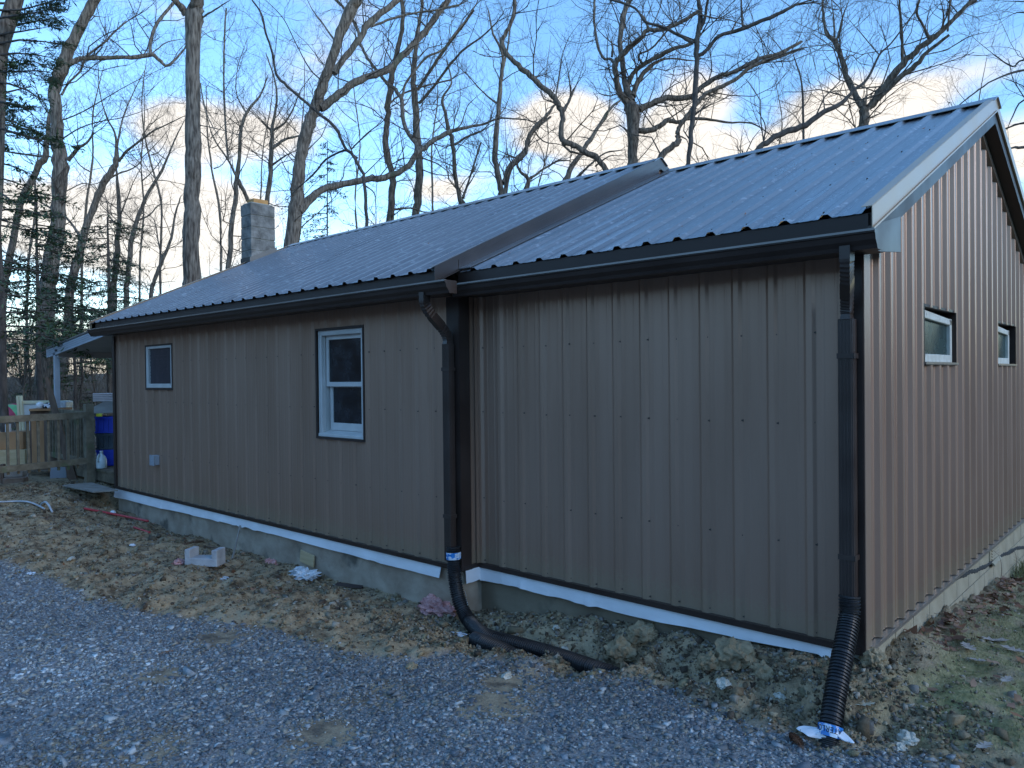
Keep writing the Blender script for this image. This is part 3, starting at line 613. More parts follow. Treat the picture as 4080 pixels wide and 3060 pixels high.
def gz(x, y):
    x = np.atleast_1d(np.asarray(x, float)); y = np.atleast_1d(np.asarray(y, float))
    z = idw(x, y)
    r = np.hypot(x+1, y-1)
    g = gravel_d(x, y); dirt = 1-ss(g, -.12, .06)
    lawn = ss(x, 2.6, 3.2)*dirt
    near = 1-ss(r, 14, 30)
    # lumps of dug earth
    l1 = np.abs(fbm(x*2.3, y*2.3, 21, 4)-.5)*2; l2 = fbm(x*8, y*8, 31, 4)-.5; l3 = fbm(x*26, y*26, 41, 3)-.5
    amp = dirt*(1-.4*lawn)*near
    dw = np.clip(np.where(x < XJ, YA-y, np.where(x < XR, YB-y, 1)), 0, 1)
    z = z+amp*(.12*(.35-l1)*ss(dw, .05, .5)+(.10+.06*ss(x, -.2, .5))*l2*ss(dw, 0, .25)+.05*l3)
    z = z+(1-dirt)*near*(.03*(fbm(x*1.1, y*1.1, 51, 3)-.5)+.010*(fbm(x*12, y*12, 61, 2)-.5))
    # beyond the yard: the ground falls a little behind the house and rises to unseen hills behind the viewer and on the right, shaped to darken reflections and block horizon glow
    far = ss(r, 10, 45); z = z*(1-far)+far*(-.2+.6*(fbm(x*.05, y*.05, 71, 3)-.5))
    ang = np.arctan2(y+2, x-1)       # direction seen from the yard
    z = z+(1.2+2.6*fbm(x*.09, y*.09, 7, 4))*ss(np.cos(ang-math.radians(172)), .5, .9)*ss(r, 35, 70)
    side = np.maximum(ss(np.cos(ang-math.radians(-95)), -.1, .4), .9*ss(np.cos(ang-math.radians(18)), .3, .7))
    z = z+side*16*ss(r, 22, 75)*(.75+.5*fbm(x*.04, y*.04, 81, 3))
    return z
def gz1(x, y): return float(gz(x, y)[0])
def ground_at(px, py, d0=3., d1=40):
    d = ray(px, py); ds = np.linspace(d0, d1, 3000); X = CAM.x+d.x*ds; Yy = CAM.y+d.y*ds; Z = CAM.z+d.z*ds
    k = np.argmax(Z < gz(X, Yy)); return Vector((X[k], Yy[k], Z[k]))
def axis(lo, hi, st, far, g=1.22):
    a = list(np.arange(lo, hi, st)); s = st; v = a[-1]
    while v < far: s = min(s*g, 12); v += s; a.append(v)
    s = st; v = a[0]; pre = []
    while v > -far: s = min(s*g, 12); v -= s; pre.append(v)
    return np.array(pre[::-1]+a)
gx, gy = axis(-10.5, 6.3, .040, 190), axis(-4.6, 6.8, .040, 190)
GX, GY = np.meshgrid(gx, gy, indexing='ij'); GZ = gz(GX.ravel(), GY.ravel()).reshape(GX.shape)
nx, ny = len(gx), len(gy)
def fast_mesh(name, V, quads, material, parent=None, smooth=False, cols=None, nper=4):
    me = bpy.data.meshes.new(name); V = np.asarray(V, np.float32); Q = np.asarray(quads, np.int32)
    off = np.array(wloc(parent)) if parent is not None else np.zeros(3)
    me.vertices.add(len(V)); me.vertices.foreach_set('co', (V-off.astype(np.float32)).ravel())
    me.loops.add(Q.size); me.loops.foreach_set('vertex_index', Q.ravel())
    me.polygons.add(len(Q)); me.polygons.foreach_set('loop_start', np.arange(0, Q.size, Q.shape[1], dtype=np.int32))
    me.polygons.foreach_set('loop_total', np.full(len(Q), Q.shape[1], np.int32)) if hasattr(me.polygons[0], 'loop_total') and False else None
    if smooth: me.polygons.foreach_set('use_smooth', np.ones(len(Q), bool))
    me.update(calc_edges=True); me.validate()
    if cols is not None:
        for nm, cc in cols.items():
            a = me.color_attributes.new(nm, 'FLOAT_COLOR', 'POINT'); c4 = np.ones((len(V), 4), np.float32); c4[:, :3] = cc; a.data.foreach_set('color', c4.ravel())
    me.materials.append(material)
    o = bpy.data.objects.new(name, me); COL.objects.link(o)
    if parent is not None: o.parent = parent
    return o
I, J = np.meshgrid(np.arange(nx-1), np.arange(ny-1), indexing='ij'); A = (I*ny+J).ravel()
Q = np.stack([A, A+ny, A+ny+1, A+1], 1)
gd = gravel_d(GX.ravel(), GY.ravel()); fx = GX.ravel(); fy = GY.ravel()
rr = np.hypot(fx+1, fy-1)
zone = np.zeros((len(fx), 3)); zone[:, 0] = ss(gd, -.07, .09)*(1-ss(rr, 12, 20))
dpatch = np.zeros(len(fx))                           # places where tan soil shows through the stone
for (px, py, rad) in ((880, 2530, .17), (1290, 2905, .16), (2290, 2640, .14), (1960, 2790, .18), (640, 2680, .2), (400, 3020, .25), (2650, 2590, .1), (2000, 2700, .2), (1500, 2750, .16)):
    c = onz(px, py, .12); rad *= 1.35; q = np.hypot(fx-c.x, (fy-c.y)); dpatch = np.maximum(dpatch, ss(rad*(1.3)-q+.12*(fbm(fx*9, fy*9, 91, 3)-.5)*1.5, 0, .10))
zone[:, 0] *= 1-.85*dpatch
zone[:, 1] = np.clip(ss(fx, 2.75, 3.25)*ss(-gd, .0, .35)*(.35+1.1*fbm(fx*2.5, fy*2.5, 13, 4)), 0, 1)
zone[:, 2] = ss(rr, 9, 14)
GM = bpy.data.materials.new('yard_soil'); GM.use_nodes = True
N = GM.node_tree.nodes; L = GM.node_tree.links; b = N['Principled BSDF']; b.inputs['Roughness'].default_value = .92; b.inputs['Specular IOR Level'].default_value = .25
def gn(t, **k):
    n = N.new(t)
    for a, v in k.items(): setattr(n, a, v)
    return n
tcn = gn('ShaderNodeTexCoord')
def noisecol(sc, ca, cb, lo=.35, hi=.65, det=6, rough=.6):
    n = gn('ShaderNodeTexNoise'); n.inputs['Scale'].default_value = sc; n.inputs['Detail'].default_value = det; n.inputs['Roughness'].default_value = rough; L.new(tcn.outputs['Object'], n.inputs[0])
    r = gn('ShaderNodeMapRange'); L.new(n.outputs['Fac'], r.inputs[0]); r.inputs[1].default_value = lo; r.inputs[2].default_value = hi
    m_ = gn('ShaderNodeMix', data_type='RGBA'); L.new(r.outputs[0], m_.inputs[0])
    for i, c in ((6, ca), (7, cb)):
        if isinstance(c, tuple): m_.inputs[i].default_value = (*c, 1)
        else: L.new(c, m_.inputs[i])
    return m_.outputs[2], n
d1, _ = noisecol(14, (.27, .188, .108), (.45, .335, .205)); d2, _ = noisecol(1.7, d1, (.42, .325, .205), .5, .7); d3, _ = noisecol(5, (.12, .085, .052), d2, .36, .50)
g1, _ = noisecol(60, (.15, .15, .155), (.33, .325, .315)); 
l1, _ = noisecol(22, (.15, .15, .06), (.32, .285, .14)); l2, _ = noisecol(4, l1, (.28, .22, .14), .5, .62)
f1, _ = noisecol(2.5, (.085, .060, .040), (.16, .118, .08))
at_ = gn('ShaderNodeAttribute'); at_.attribute_name = 'zone'; sp = gn('ShaderNodeSeparateColor'); L.new(at_.outputs['Color'], sp.inputs[0])
def mixz(a, b_, o):
    m_ = gn('ShaderNodeMix', data_type='RGBA'); L.new(sp.outputs[o], m_.inputs[0]); L.new(a, m_.inputs[6]); L.new(b_, m_.inputs[7]); return m_.outputs[2]
L.new(mixz(mixz(mixz(d3, g1, 0), l2, 1), f1, 2), b.inputs['Base Color'])
nb = gn('ShaderNodeTexNoise'); nb.inputs['Scale'].default_value = 70; nb.inputs['Detail'].default_value = 8; L.new(tcn.outputs['Object'], nb.inputs[0])
bp = gn('ShaderNodeBump'); bp.inputs['Strength'].default_value = 1; bp.inputs['Distance'].default_value = .012; L.new(nb.outputs['Fac'], bp.inputs['Height']); L.new(bp.outputs[0], b.inputs['Normal'])
ground = fast_mesh('ground', np.stack([fx, fy, GZ.ravel()], 1), Q, GM, smooth=True, cols={'zone': zone}); ground['kind'] = 'structure'

# ---------------------------------------------------------------- loose stones, clods, leaves (uncountable)
CUBE = np.array([(-1,-1,-1),(1,-1,-1),(1,1,-1),(-1,1,-1),(-1,-1,1),(1,-1,1),(1,1,1),(-1,1,1)], float)*.5
CQ = np.array([(0,3,2,1),(4,5,6,7),(0,1,5,4),(1,2,6,5),(2,3,7,6),(3,0,4,7)])
def rotmats(n, tilt):
    a = NP.uniform(0, 2*PI, n); t = NP.normal(0, tilt, n); u = NP.uniform(0, 2*PI, n)
    ca, sa = np.cos(a), np.sin(a); Rz = np.zeros((n, 3, 3)); Rz[:,0,0]=ca; Rz[:,0,1]=-sa; Rz[:,1,0]=sa; Rz[:,1,1]=ca; Rz[:,2,2]=1
    k = np.stack([np.cos(u), np.sin(u), np.zeros(n)], 1); K = np.zeros((n,3,3)); K[:,0,2]=k[:,1]; K[:,1,2]=-k[:,0]; K[:,2,0]=-k[:,1]; K[:,2,1]=k[:,0]
    T = np.eye(3)+np.sin(t)[:,None,None]*K+(1-np.cos(t))[:,None,None]*(K@K)
    return T@Rz
def stones(name, x, y, size, flat, cols, material, sink=.3, tilt=.5, jitter=.34, zoff=0):
    n = len(x); sz = size[:, None]*np.stack([NP.uniform(.8, 1.5, n), NP.uniform(.7, 1.1, n), NP.uniform(flat[0], flat[1], n)], 1)
    S_ = CUBE[None]+NP.uniform(-jitter, jitter, (n, 8, 3)); S_ = S_*sz[:, None, :]
    Vv = np.einsum('nij,nkj->nki', rotmats(n, tilt), S_)
    z = gz(x, y)+sz[:, 2]*(.5-sink)+zoff
    Vv += np.stack([x, y, z], 1)[:, None, :]
    Qq = (np.arange(n)*8)[:, None, None]+CQ[None]
    return fast_mesh(name, Vv.reshape(-1, 3), Qq.reshape(-1, 4), material, cols={'tone': np.repeat(cols, 8, 0)})
def scatter(n, x0, x1, y0, y1, keep):
    x = NP.uniform(x0, x1, n); y = NP.uniform(y0, y1, n); k = keep(x, y); return x[k], y[k]
def seen(x, y, m=420):     # roughly inside the picture (with a margin), to spend the stones where they show
    dx = x-CAM.x; dy = y-CAM.y; dep = dx*_f.x+dy*_f.y; lat = dx*_r.x+dy*_r.y; v = 1530+F_PX*1.85/np.maximum(dep, .1)
    return (dep > 2.2) & (np.abs(lat/np.maximum(dep, .1)*F_PX) < 2040+m*2) & (v < 3060+m*3)
def pick(pal, n):
    p = np.array(pal); c = p[NP.randint(0, len(p), n)]; return c*NP.uniform(.75, 1.5, (n, 1))
x, y = scatter(420000, -6.5, 5, -5, .6, lambda x, y: seen(x, y))
g = gravel_d(x, y); dp = np.zeros(len(x))
for (px, py, rad) in ((880, 2530, .15), (1290, 2905, .13), (1960, 2790, .12), (640, 2680, .12), (2000, 2700, .13)):
    c = onz(px, py, .12); dp = np.maximum(dp, (np.hypot(x-c.x, y-c.y) < rad*NP.uniform(.7, 1.6, len(x)))*.95)
dist = np.hypot(x-CAM.x, y-CAM.y)
pk = (g > NP.normal(0, .035, len(x))) & (NP.uniform(0, 1, len(x)) > dp) & (NP.uniform(0, 1, len(x)) < (1.0-.04*np.clip(dist-4, 0, 9))*(.45+.9*ss(fbm(x*1.6, y*1.6, 111, 4), .36, .56)))
x, y = x[pk], y[pk]; x, y = x[:112000], y[:112000]; n = len(x)
GP_ = [(.20, .208, .225), (.155, .162, .18), (.25, .26, .275), (.11, .115, .13), (.31, .32, .33), (.18, .185, .195), (.22, .22, .225), (.28, .25, .21), (.13, .13, .14), (.40, .40, .40), (.24, .215, .18)]
dc = onz(300, 2660, .13); dust = np.exp(-(((x-dc.x)*.9)**2+((y-dc.y)*1.3)**2)/.35); tone = (.82+.40*fbm(x*1.3, y*1.3, 101, 4))[:, None]*(1+.8*dust[:, None]*NP.uniform(0, 1.4, (n, 1)))*np.array([.95, .995, .985])
o = stones('gravel', x, y, NP.lognormal(math.log(.0102), .42, n), (.3, .65), pick(GP_, n)*tone, MT['gravel'], sink=.25, tilt=.45); o['kind'] = 'stuff'
DP_ = [(.27, .205, .12), (.33, .255, .15), (.20, .145, .085), (.37, .305, .20), (.14, .10, .06), (.30, .235, .14), (.42, .37, .29), (.26, .235, .20), (.25, .21, .12), (.10, .07, .045)]
def dirtkeep(x, y): return seen(x, y) & (gravel_d(x, y) < NP.normal(0, .08, len(x))) & ~((x > XL) & (x < XJ) & (y > YA)) & ~((x > XJ) & (x < XR) & (y > YB)) & (y < .6)
x, y = scatter(120000, -9.5, 4.6, -3.6, .6, dirtkeep); k = ~((x > 3.0) & (NP.uniform(0, 1, len(x)) < .75)); x, y = x[k][:34000], y[k][:34000]; n = len(x)
xb, yb = scatter(60000, -.6, 3.4, -1., .05, dirtkeep); xb, yb = xb[:12000], yb[:12000]; x = np.concatenate([x, xb]); y = np.concatenate([y, yb]); n = len(x)
o = stones('clods', x, y, NP.lognormal(math.log(.0076), .55, n), (.5, .95), pick(DP_, n)*.82, MT['clod'], sink=.35, tilt=.9); o['kind'] = 'stuff'
x, y = scatter(9000, -9.5, 3.6, -3., .2, dirtkeep); k = (fbm(x*2.5, y*2.5, 77, 3) > .5); x, y = x[k][:520], y[k][:520]; n = len(x)
o = stones('rubble', x, y, np.minimum(NP.lognormal(math.log(.028), .35, n), .05), (.5, .9), .8*pick(DP_[:6]+[(.40, .36, .29), (.36, .31, .22), (.24, .19, .12)], n), MT['clod'], sink=.35, tilt=.7); o['kind'] = 'stuff'
# lawn side: crushed bits, blades and leaves
x, y = scatter(30000, 2.8, 6.2, -.6, 6.5, lambda x, y: (gravel_d(x, y) < -.02)); n = min(4500, len(x)); x, y = x[:n], y[:n]
o = stones('pebbles', x, y, np.minimum(NP.lognormal(math.log(.009), .5, n), .02), (.5, .9), .85*pick([(.20, .16, .10), (.30, .25, .17), (.17, .15, .09), (.36, .32, .26), (.24, .21, .17)], n), MT['clod'], sink=.35, tilt=.8); o['kind'] = 'stuff'
def blades(name, x, y, h, w, material):
    n = len(x); a = NP.uniform(0, 2*PI, n); lean = NP.uniform(.1, .9, n)*h; ld = NP.uniform(0, 2*PI, n)
    z = gz(x, y)-.004
    p = np.stack([x, y, z], 1); s = np.stack([np.cos(a), np.sin(a), np.zeros(n)], 1)*w[:, None]
    t = p+np.stack([np.cos(ld)*lean, np.sin(ld)*lean, h*NP.uniform(.6, 1, n)], 1); mdl = (p+t)/2+np.stack([np.zeros(n), np.zeros(n), h*.18], 1)
    V = np.stack([p-s, p+s, mdl+s*.7, mdl-s*.7, t], 1).reshape(-1, 3); b0 = (np.arange(n)*5)[:, None]
    F = np.concatenate([b0+np.array([[0, 1, 2]]), b0+np.array([[0, 2, 3]]), b0+np.array([[3, 2, 4]])])
    o = fast_mesh(name, V, F, material); o['kind'] = 'stuff'; return o
x, y = scatter(60000, 2.85, 6.3, -.5, 7, lambda x, y: (gravel_d(x, y) < -.15) & (fbm(x*2.2, y*2.2, 13, 4)+.12*ss(y, 0, 2) > NP.uniform(.35, .62, len(x)))); n = min(26000, len(x)); x, y = x[:n], y[:n]
blades('grass', x, y, NP.uniform(.012, .045, n), NP.uniform(.0014, .003, n), MT['grass'])
x, y = scatter(40000, 2.85, 6.3, -.5, 7, lambda x, y: (gravel_d(x, y) < -.12) & (fbm(x*3, y*3, 23, 4) > NP.uniform(.38, .6, len(x)))); n = min(12000, len(x)); x, y = x[:n], y[:n]
blades('dry_grass', x, y, NP.uniform(.008, .03, n), NP.uniform(.0010, .0022, n), MT['straw'])
tuft = ground_at(4020, 2290); x = NP.normal(tuft.x+.12, .07, 260); y = NP.normal(tuft.y-.1, .12, 260)
k = x > XR+.01; blades('grass_tuft', x[k], y[k], NP.uniform(.05, .22, k.sum()), NP.uniform(.002, .004, k.sum()), MT['grass'])
props(bpy.data.objects['grass_tuft'], 'green tuft of longer grass against the block foundation at the far right', 'grass', kind='stuff')
def leafbed(name, x, y, size, material, pal, lift=.006):
    n = len(x); Mx = rotmats(n, .45)
    base = np.array([(-1, 0, .12), (-.35, -.42, 0), (.45, -.38, .05), (1, 0, .22), (.45, .4, .02), (-.35, .42, .06)])
    S_ = (base[None]*np.array([1, 1, 1])+NP.uniform(-.16, .16, (n, 6, 3)))*size[:, None, None]
    V = np.einsum('nij,nkj->nki', Mx, S_)+np.stack([x, y, gz(x, y)+lift+NP.uniform(0, .012, n)], 1)[:, None]
    b0 = (np.arange(n)*6)[:, None]; F = np.concatenate([b0+np.array([[0, 1, 2, 5]]), b0+np.array([[5, 2, 3, 4]])])
    o = fast_mesh(name, V.reshape(-1, 3), F, material, cols={'tone': np.repeat(pick(pal, n), 6, 0)}); o['kind'] = 'stuff'; return o
LP = [(.6, .5, .46), (.8, .74, .68), (.42, .3, .25), (.95, .92, .9), (.65, .45, .33)]
yy = NP.uniform(.75, 5.6, 420); xx = XR+.02+np.abs(NP.normal(0, .14, 420))+.05*ss(yy, 1, 2)
leafbed('leaf_litter', xx, yy, NP.uniform(.022, .05, 420), MT['leaf'], LP, .01)
x, y = scatter(1400, 2.9, 6.2, -.3, 7, lambda x, y: (gravel_d(x, y) < -.2) & (fbm(x*1.4, y*1.4, 19, 3) > .5)); n = min(230, len(x))
leafbed('scattered_leaves', x[:n], y[:n], NP.uniform(.018, .045, n), MT['leaf'], LP)
x, y = scatter(2600, -10, -.5, -2.2, .0, lambda x, y: (gravel_d(x, y) < -.1) & ~((x > XL) & (y > YA)) & (fbm(x*1.8, y*1.8, 29, 3) > .53)); n = min(330, len(x))
leafbed('yard_leaves', x[:n], y[:n], NP.uniform(.012, .035, n), MT['leaf'], LP)
def roofleaf(n, seed):
    rs = np.random.RandomState(seed); V = []; F = []
    for i in range(n):
        if rs.rand() < .6: s_, t_, f = rs.uniform(RXA0+.3, RXA1-.2), rs.uniform(.1, LA-.2), roofmap(EA, MA)
        else: s_, t_, f = rs.uniform(RXB0+.2, RXB1-.2), rs.uniform(.1, LB-.2), roofmap(EB, MBs)
        a = rs.uniform(0, 6.28); L_ = rs.uniform(.006, .022); k = len(V)
        for (p_, q_, h_) in ((-1, 0, .004), (0, -.45, .002), (1, 0, .008), (0, .45, .003)): V.append(f(s_+(p_*math.cos(a)-q_*math.sin(a))*L_, .004+h_, t_+(p_*math.sin(a)+q_*math.cos(a))*L_))
        F.append((k, k+1, k+2, k+3))
    o = link_mesh('roof_debris', V, F, MT['rust'], None); o['kind'] = 'stuff'
roofleaf(90, 4)
# far woods floor gets leaves only through its material

# ================================================================ THINGS ON THE GROUND
def spline(pts, step):
    P = [Vector(p) for p in pts]; P = [P[0]*2-P[1]]+P+[P[-1]*2-P[-2]]; out = []
    for i in range(1, len(P)-2):
        L_ = (P[i+1]-P[i]).length; n = max(1, int(L_/step))
        for k in range(n):
            t = k/n; a, b, c, d = P[i-1], P[i], P[i+1], P[i+2]
            out.append(.5*((2*b)+(c-a)*t+(2*a-5*b+4*c-d)*t*t+(3*b-a-3*c+d)*t*t*t))
    out.append(P[-2]); return out
def corrugated(name, pts, r=.058, label=None):
    P = spline(pts, .0045); rad = []
    s = 0
    for i, p in enumerate(P):
        if i: s += (p-P[i-1]).length
        ph = (s/.0185) % 1; rad.append(r if ph < .5 else r-.0085)
    o = MB().tube(P, rad, 26, caps=True).build(name, 'blackpipe', None, smooth=False, origin=P[-1])
    props(o, label, 'drain pipe'); return o, P
def tapeband(parent, p, q, r, text=None, up_side=True, mtl='tape'):
    p, q = Vector(p), Vector(q); d = (q-p).normalized()
    pts = [p.lerp(q, i/4) for i in range(5)]
    o = MB().tube(pts, [r, r+.001, r-.0005, r+.001, r], 28, caps=False).build('tape_band', mtl, parent)
    if text:
        cu = bpy.data.curves.new('lettering', 'FONT'); cu.body = text; cu.size = (q-p).length*.72; cu.align_x = 'CENTER'; cu.space_character = 1.05
        tob = bpy.data.objects.new('lettering_source', cu); COL.objects.link(tob); dg = bpy.context.evaluated_depsgraph_get(); me = tob.evaluated_get(dg).to_mesh()
        Vt = [v.co.copy() for v in me.vertices]; Ft = [tuple(pp.vertices) for pp in me.polygons]; tob.evaluated_get(dg).to_mesh_clear(); bpy.data.objects.remove(tob); bpy.data.curves.remove(cu)
        mid = (p+q)/2; toc = (CAM-mid); toc = (toc-d*toc.dot(d)).normalized(); tang = d.cross(toc).normalized()
        V = []
        for v in Vt:      # wrapped round the pipe, upside down as in the photograph
            a = v.x/(r+.001)*.84; ax = (v.y-(q-p).length*.30)
            V.append(mid-d*ax*-1+(toc*math.cos(a)+tang*math.sin(a))*(r+.0022))
        link_mesh('lettering', V, Ft, MT['ink'], o)
    return o
p1, P1 = corrugated('drain_pipe', [(2.725, -.075, .745), (2.73, -.10, .62), (2.742, -.24, .46), (2.755, -.38, .31), (2.77, -.50, .18), (2.775, -.56, .06)], label='black corrugated drain pipe leaning steeply from the right hand downspout to the gravel')
i1 = int(len(P1)*.85); i2 = int(len(P1)*.912); tapeband(p1, P1[i1], P1[i2], .0615, 'WATERLOO')
tz = [(1806, 2178, -.28), (1812, 2300, -.285), (1832, 2400, -.30), (1870, 2475, -.32)]
pp = [ony(a, b_, c) for a, b_, c in tz]+[onz(1935, 2533, .05), onz(2050, 2565, .05), onz(2200, 2607, .05), onz(2350, 2657, .055), onz(2470, 2700, .055), onz(2540, 2735, .02)]
p2, P2 = corrugated('drain_pipe', pp, label='black corrugated drain pipe curving down from the middle downspout and along the trench')
tapeband(p2, P2[9], P2[21], .0615, None)
pp = [onz(1893, 2548, .06), onz(1925, 2560, .075), onz(1980, 2582, .075), onz(2040, 2612, .06), onz(2100, 2650, .02)]
p3, P3 = corrugated('drain_pipe', pp, label='short stub of black corrugated pipe lying in front of the long curved one')
# strip of foil hanging behind the middle pipe
q = ony(1850, 2380, -.16)
V = []; F = []
for i in range(14):
    t = i/13; a = ony(1836+30*t, 2290+150*t, -.16+.01*math.sin(i)); V += [a, a+Vector((.012+.006*math.sin(i*2.1), 0, .004))]
    if i: F.append((2*i-2, 2*i-1, 2*i+1, 2*i))
o = link_mesh('foil_strip', V, F, MT['foil'], None, origin=V[0]); props(o, 'narrow shiny wrapper strip hanging beside the middle drain pipe', 'wrapper'); o.modifiers.new('t', 'SOLIDIFY').thickness = .002

def crumple(name, px, py, sx, sy, sz, mtl, label, cat, seed=0, rough=.5, sub=3, z=None, rot=0, lumps=3.):
    c = ground_at(px, py); bm = bmesh.new(); bmesh.ops.create_icosphere(bm, subdivisions=sub, radius=1)
    for v in bm.verts:
        n = v.co.normalized(); k = 1+rough*mnoise.noise(n*lumps+Vector((seed*7.1, 3, 1)))+rough*.5*mnoise.noise(n*lumps*2.7+Vector((seed, 9, 4)))
        v.co = Vector((n.x*sx*k, n.y*sy*k, max(-.25, n.z)*sz*k))
    Mz = Matrix.Rotation(rot, 3, 'Z')
    V = [c+Mz@v.co for v in bm.verts]; F = [tuple(v.index for v in f.verts) for f in bm.faces]; bm.free()
    o = link_mesh(name, V, F, MT[mtl], None, origin=c); return props(o, label, cat)
crumple('insulation_scrap', 1745, 2425, .19, .10, .07, 'pink', 'large torn clump of pink insulation at the foot of the middle drain pipe', 'insulation', 1, .7, 4)
crumple('insulation_scrap', 1075, 2245, .08, .06, .045, 'pink', 'small torn clump of pink insulation left of the plywood square', 'insulation', 2, .7)
crumple('insulation_scrap', 715, 2243, .06, .05, .04, 'pink', 'tiny pink insulation tuft beside the pale concrete block', 'insulation', 3, .7)
crumple('plastic_bag', 1210, 2290, .17, .10, .045, 'foil', 'crumpled clear plastic bag on the soil below the plywood square', 'plastic bag', 4, .8, 4)
crumple('plastic_scrap', 890, 2305, .09, .05, .012, 'foil', 'flat pale plastic scrap on the soil in front of the concrete block', 'scrap', 5, .6)
crumple('plastic_scrap', 1830, 2528, .07, .03, .015, 'foil', 'clear plastic scrap on the soil left of the short pipe stub', 'scrap', 6, .6)
crumple('plastic_scrap', 125, 2287, .08, .04, .012, 'cloth', 'white scrap at the gravel edge in the far left', 'scrap', 8, .6)
crumple('plastic_scrap', 530, 2172, .05, .03, .012, 'cloth', 'small white scrap on the soil midway along the wall', 'scrap', 9, .6)
crumple('paper_scrap', 450, 2048, .06, .03, .05, 'cloth', 'white crumpled paper on the red pipe', 'paper', 10, .4, 2)
for k, (px, py, s1, s2, s3, mt_, lb) in enumerate([
        (2935, 2625, .13, .11, .11, 'rock', 'big tan rock in the dirt bank under the right hand wall'), (2840, 2650, .09, .08, .08, 'rock', 'rounded tan rock just left of the biggest one in the bank'),
        (2885, 2725, .065, .045, .03, 'palerock', 'flat pale cream stone below the big tan rock'), (3035, 2700, .08, .07, .08, 'rock', 'mossy tan rock right of the cream stone'),
        (2480, 2600, .11, .10, .10, 'rock', 'tan clay boulder at the end of the long drain pipe'), (2560, 2530, .12, .10, .07, 'rock', 'tan clay lump under the white house wrap'),
        (3108, 2775, .035, .028, .022, 'palerock', 'smooth grey green pebble left of the leaning drain pipe'), (3480, 2640, .07, .07, .075, 'rock', 'tan rock at the house corner right of the leaning pipe'),
        (3585, 2985, .04, .035, .03, 'palerock', 'cream stone at the gravel edge right of the leaning pipe'), (3620, 2945, .05, .045, .04, 'palerock', 'larger pale stone behind the cream one at the gravel edge'),
        (82, 2790, .035, .02, .012, 'palerock', 'flat tan stone lying on the gravel at the left'), (2020, 2700, .04, .03, .03, 'palerock', 'cream stone on the gravel near the pipes'),
        (285, 2225, .07, .03, .015, 'palerock', 'flat pale slab of stone in the dirt at the left'), (2215, 2505, .028, .025, .025, 'palerock', 'cream pebble in the dirt above the long pipe'),
        (2250, 2590, .04, .03, .025, 'palerock', 'pale stone touching the long pipe'), (1640, 2660, .05, .04, .025, 'rock', 'tan clod on the gravel edge in the middle'), (1105, 2195, .0, .0, .0, None, None)]):
    if mt_: crumple('rock', px, py, s1, s2, s3, mt_, lb, 'rock', 20+k, .42, 4, rot=k, lumps=2.2)
# plywood square leaning on the foundation
c = ony(1226, 2225, YA+.0); o = MB().obox((c.x, YA-.005, c.z), (.125, 0, -.012), (0, .006, 0), (.008, 0, .062)).build('plywood_piece', 'ply', None, origin=(c.x, YA, c.z-.07)); props(bevel(o, .002), 'small orange yellow plywood square against the grey foundation', 'board')
# u-shaped pale block
c = ground_at(818, 2250); ax = (_r0*.97+Vector((0, -.2, 0))).normalized(); ay = Vector((-ax.y, ax.x, 0)); b = MB(); up = Vector((0, 0, 1))
b.obox(c+up*.04, ax*.175, ay*.08, up*.04)
b.obox(c+up*.12-ax*.145, ax*.03, ay*.08, up*.045); b.obox(c+up*.12+ax*.145, ax*.03, ay*.08, up*.045)
o = b.build('concrete_block', 'concrete', None, origin=c); props(bevel(o, .008, 2), 'pale U shaped concrete block lying on the soil near the long wall', 'block')
# red pipes, conduit loops, stick
def groundtube(name, pxs, r, mtl, label, cat, lift=.0):
    P = [ground_at(*q[:2])+Vector((0, 0, r+lift+(q[2] if len(q) > 2 else 0))) for q in pxs]; P = spline(P, .04)
    o = MB().tube(P, r, 8).build(name, mtl, None, True, origin=P[0]); return props(o, label, cat)
groundtube('red_pipe', [(335, 2036), (460, 2060), (590, 2087)], .016, 'red', 'long thin red plastic pipe lying near the house corner', 'pipe', .02)
groundtube('red_pipe', [(533, 2104), (597, 2126)], .012, 'red', 'short piece of red plastic pipe below the long one', 'pipe')
groundtube('conduit', [(-60, 2006), (0, 2006), (60, 2004), (111, 2006), (149, 2019), (177, 2034)], .012, 'conduit', 'grey conduit running in from the left edge', 'conduit', .01)
a, b_ = ground_at(158, 2024), ground_at(209, 2046); P = [a.lerp(b_, t)+Vector((0, 0, .015+.10*math.sin(t*PI))) for t in (0, .25, .5, .75, 1)]
o = MB().tube(spline(P, .03), .013, 8).build('conduit', 'conduit', None, True, origin=a); props(o, 'short arched loop of grey conduit rising from the dirt', 'conduit')
a = ground_at(925, 2228); t_ = ony(957, 2095, YA-.03); o = MB().tube([a, a.lerp(t_, .4)+Vector((.01, 0, 0)), a.lerp(t_, .75), t_], [.013, .011, .010, .012], 6).build('wooden_stick', 'greywood', None, origin=a); props(o, 'thin grey stick leaning on the foundation', 'stick')
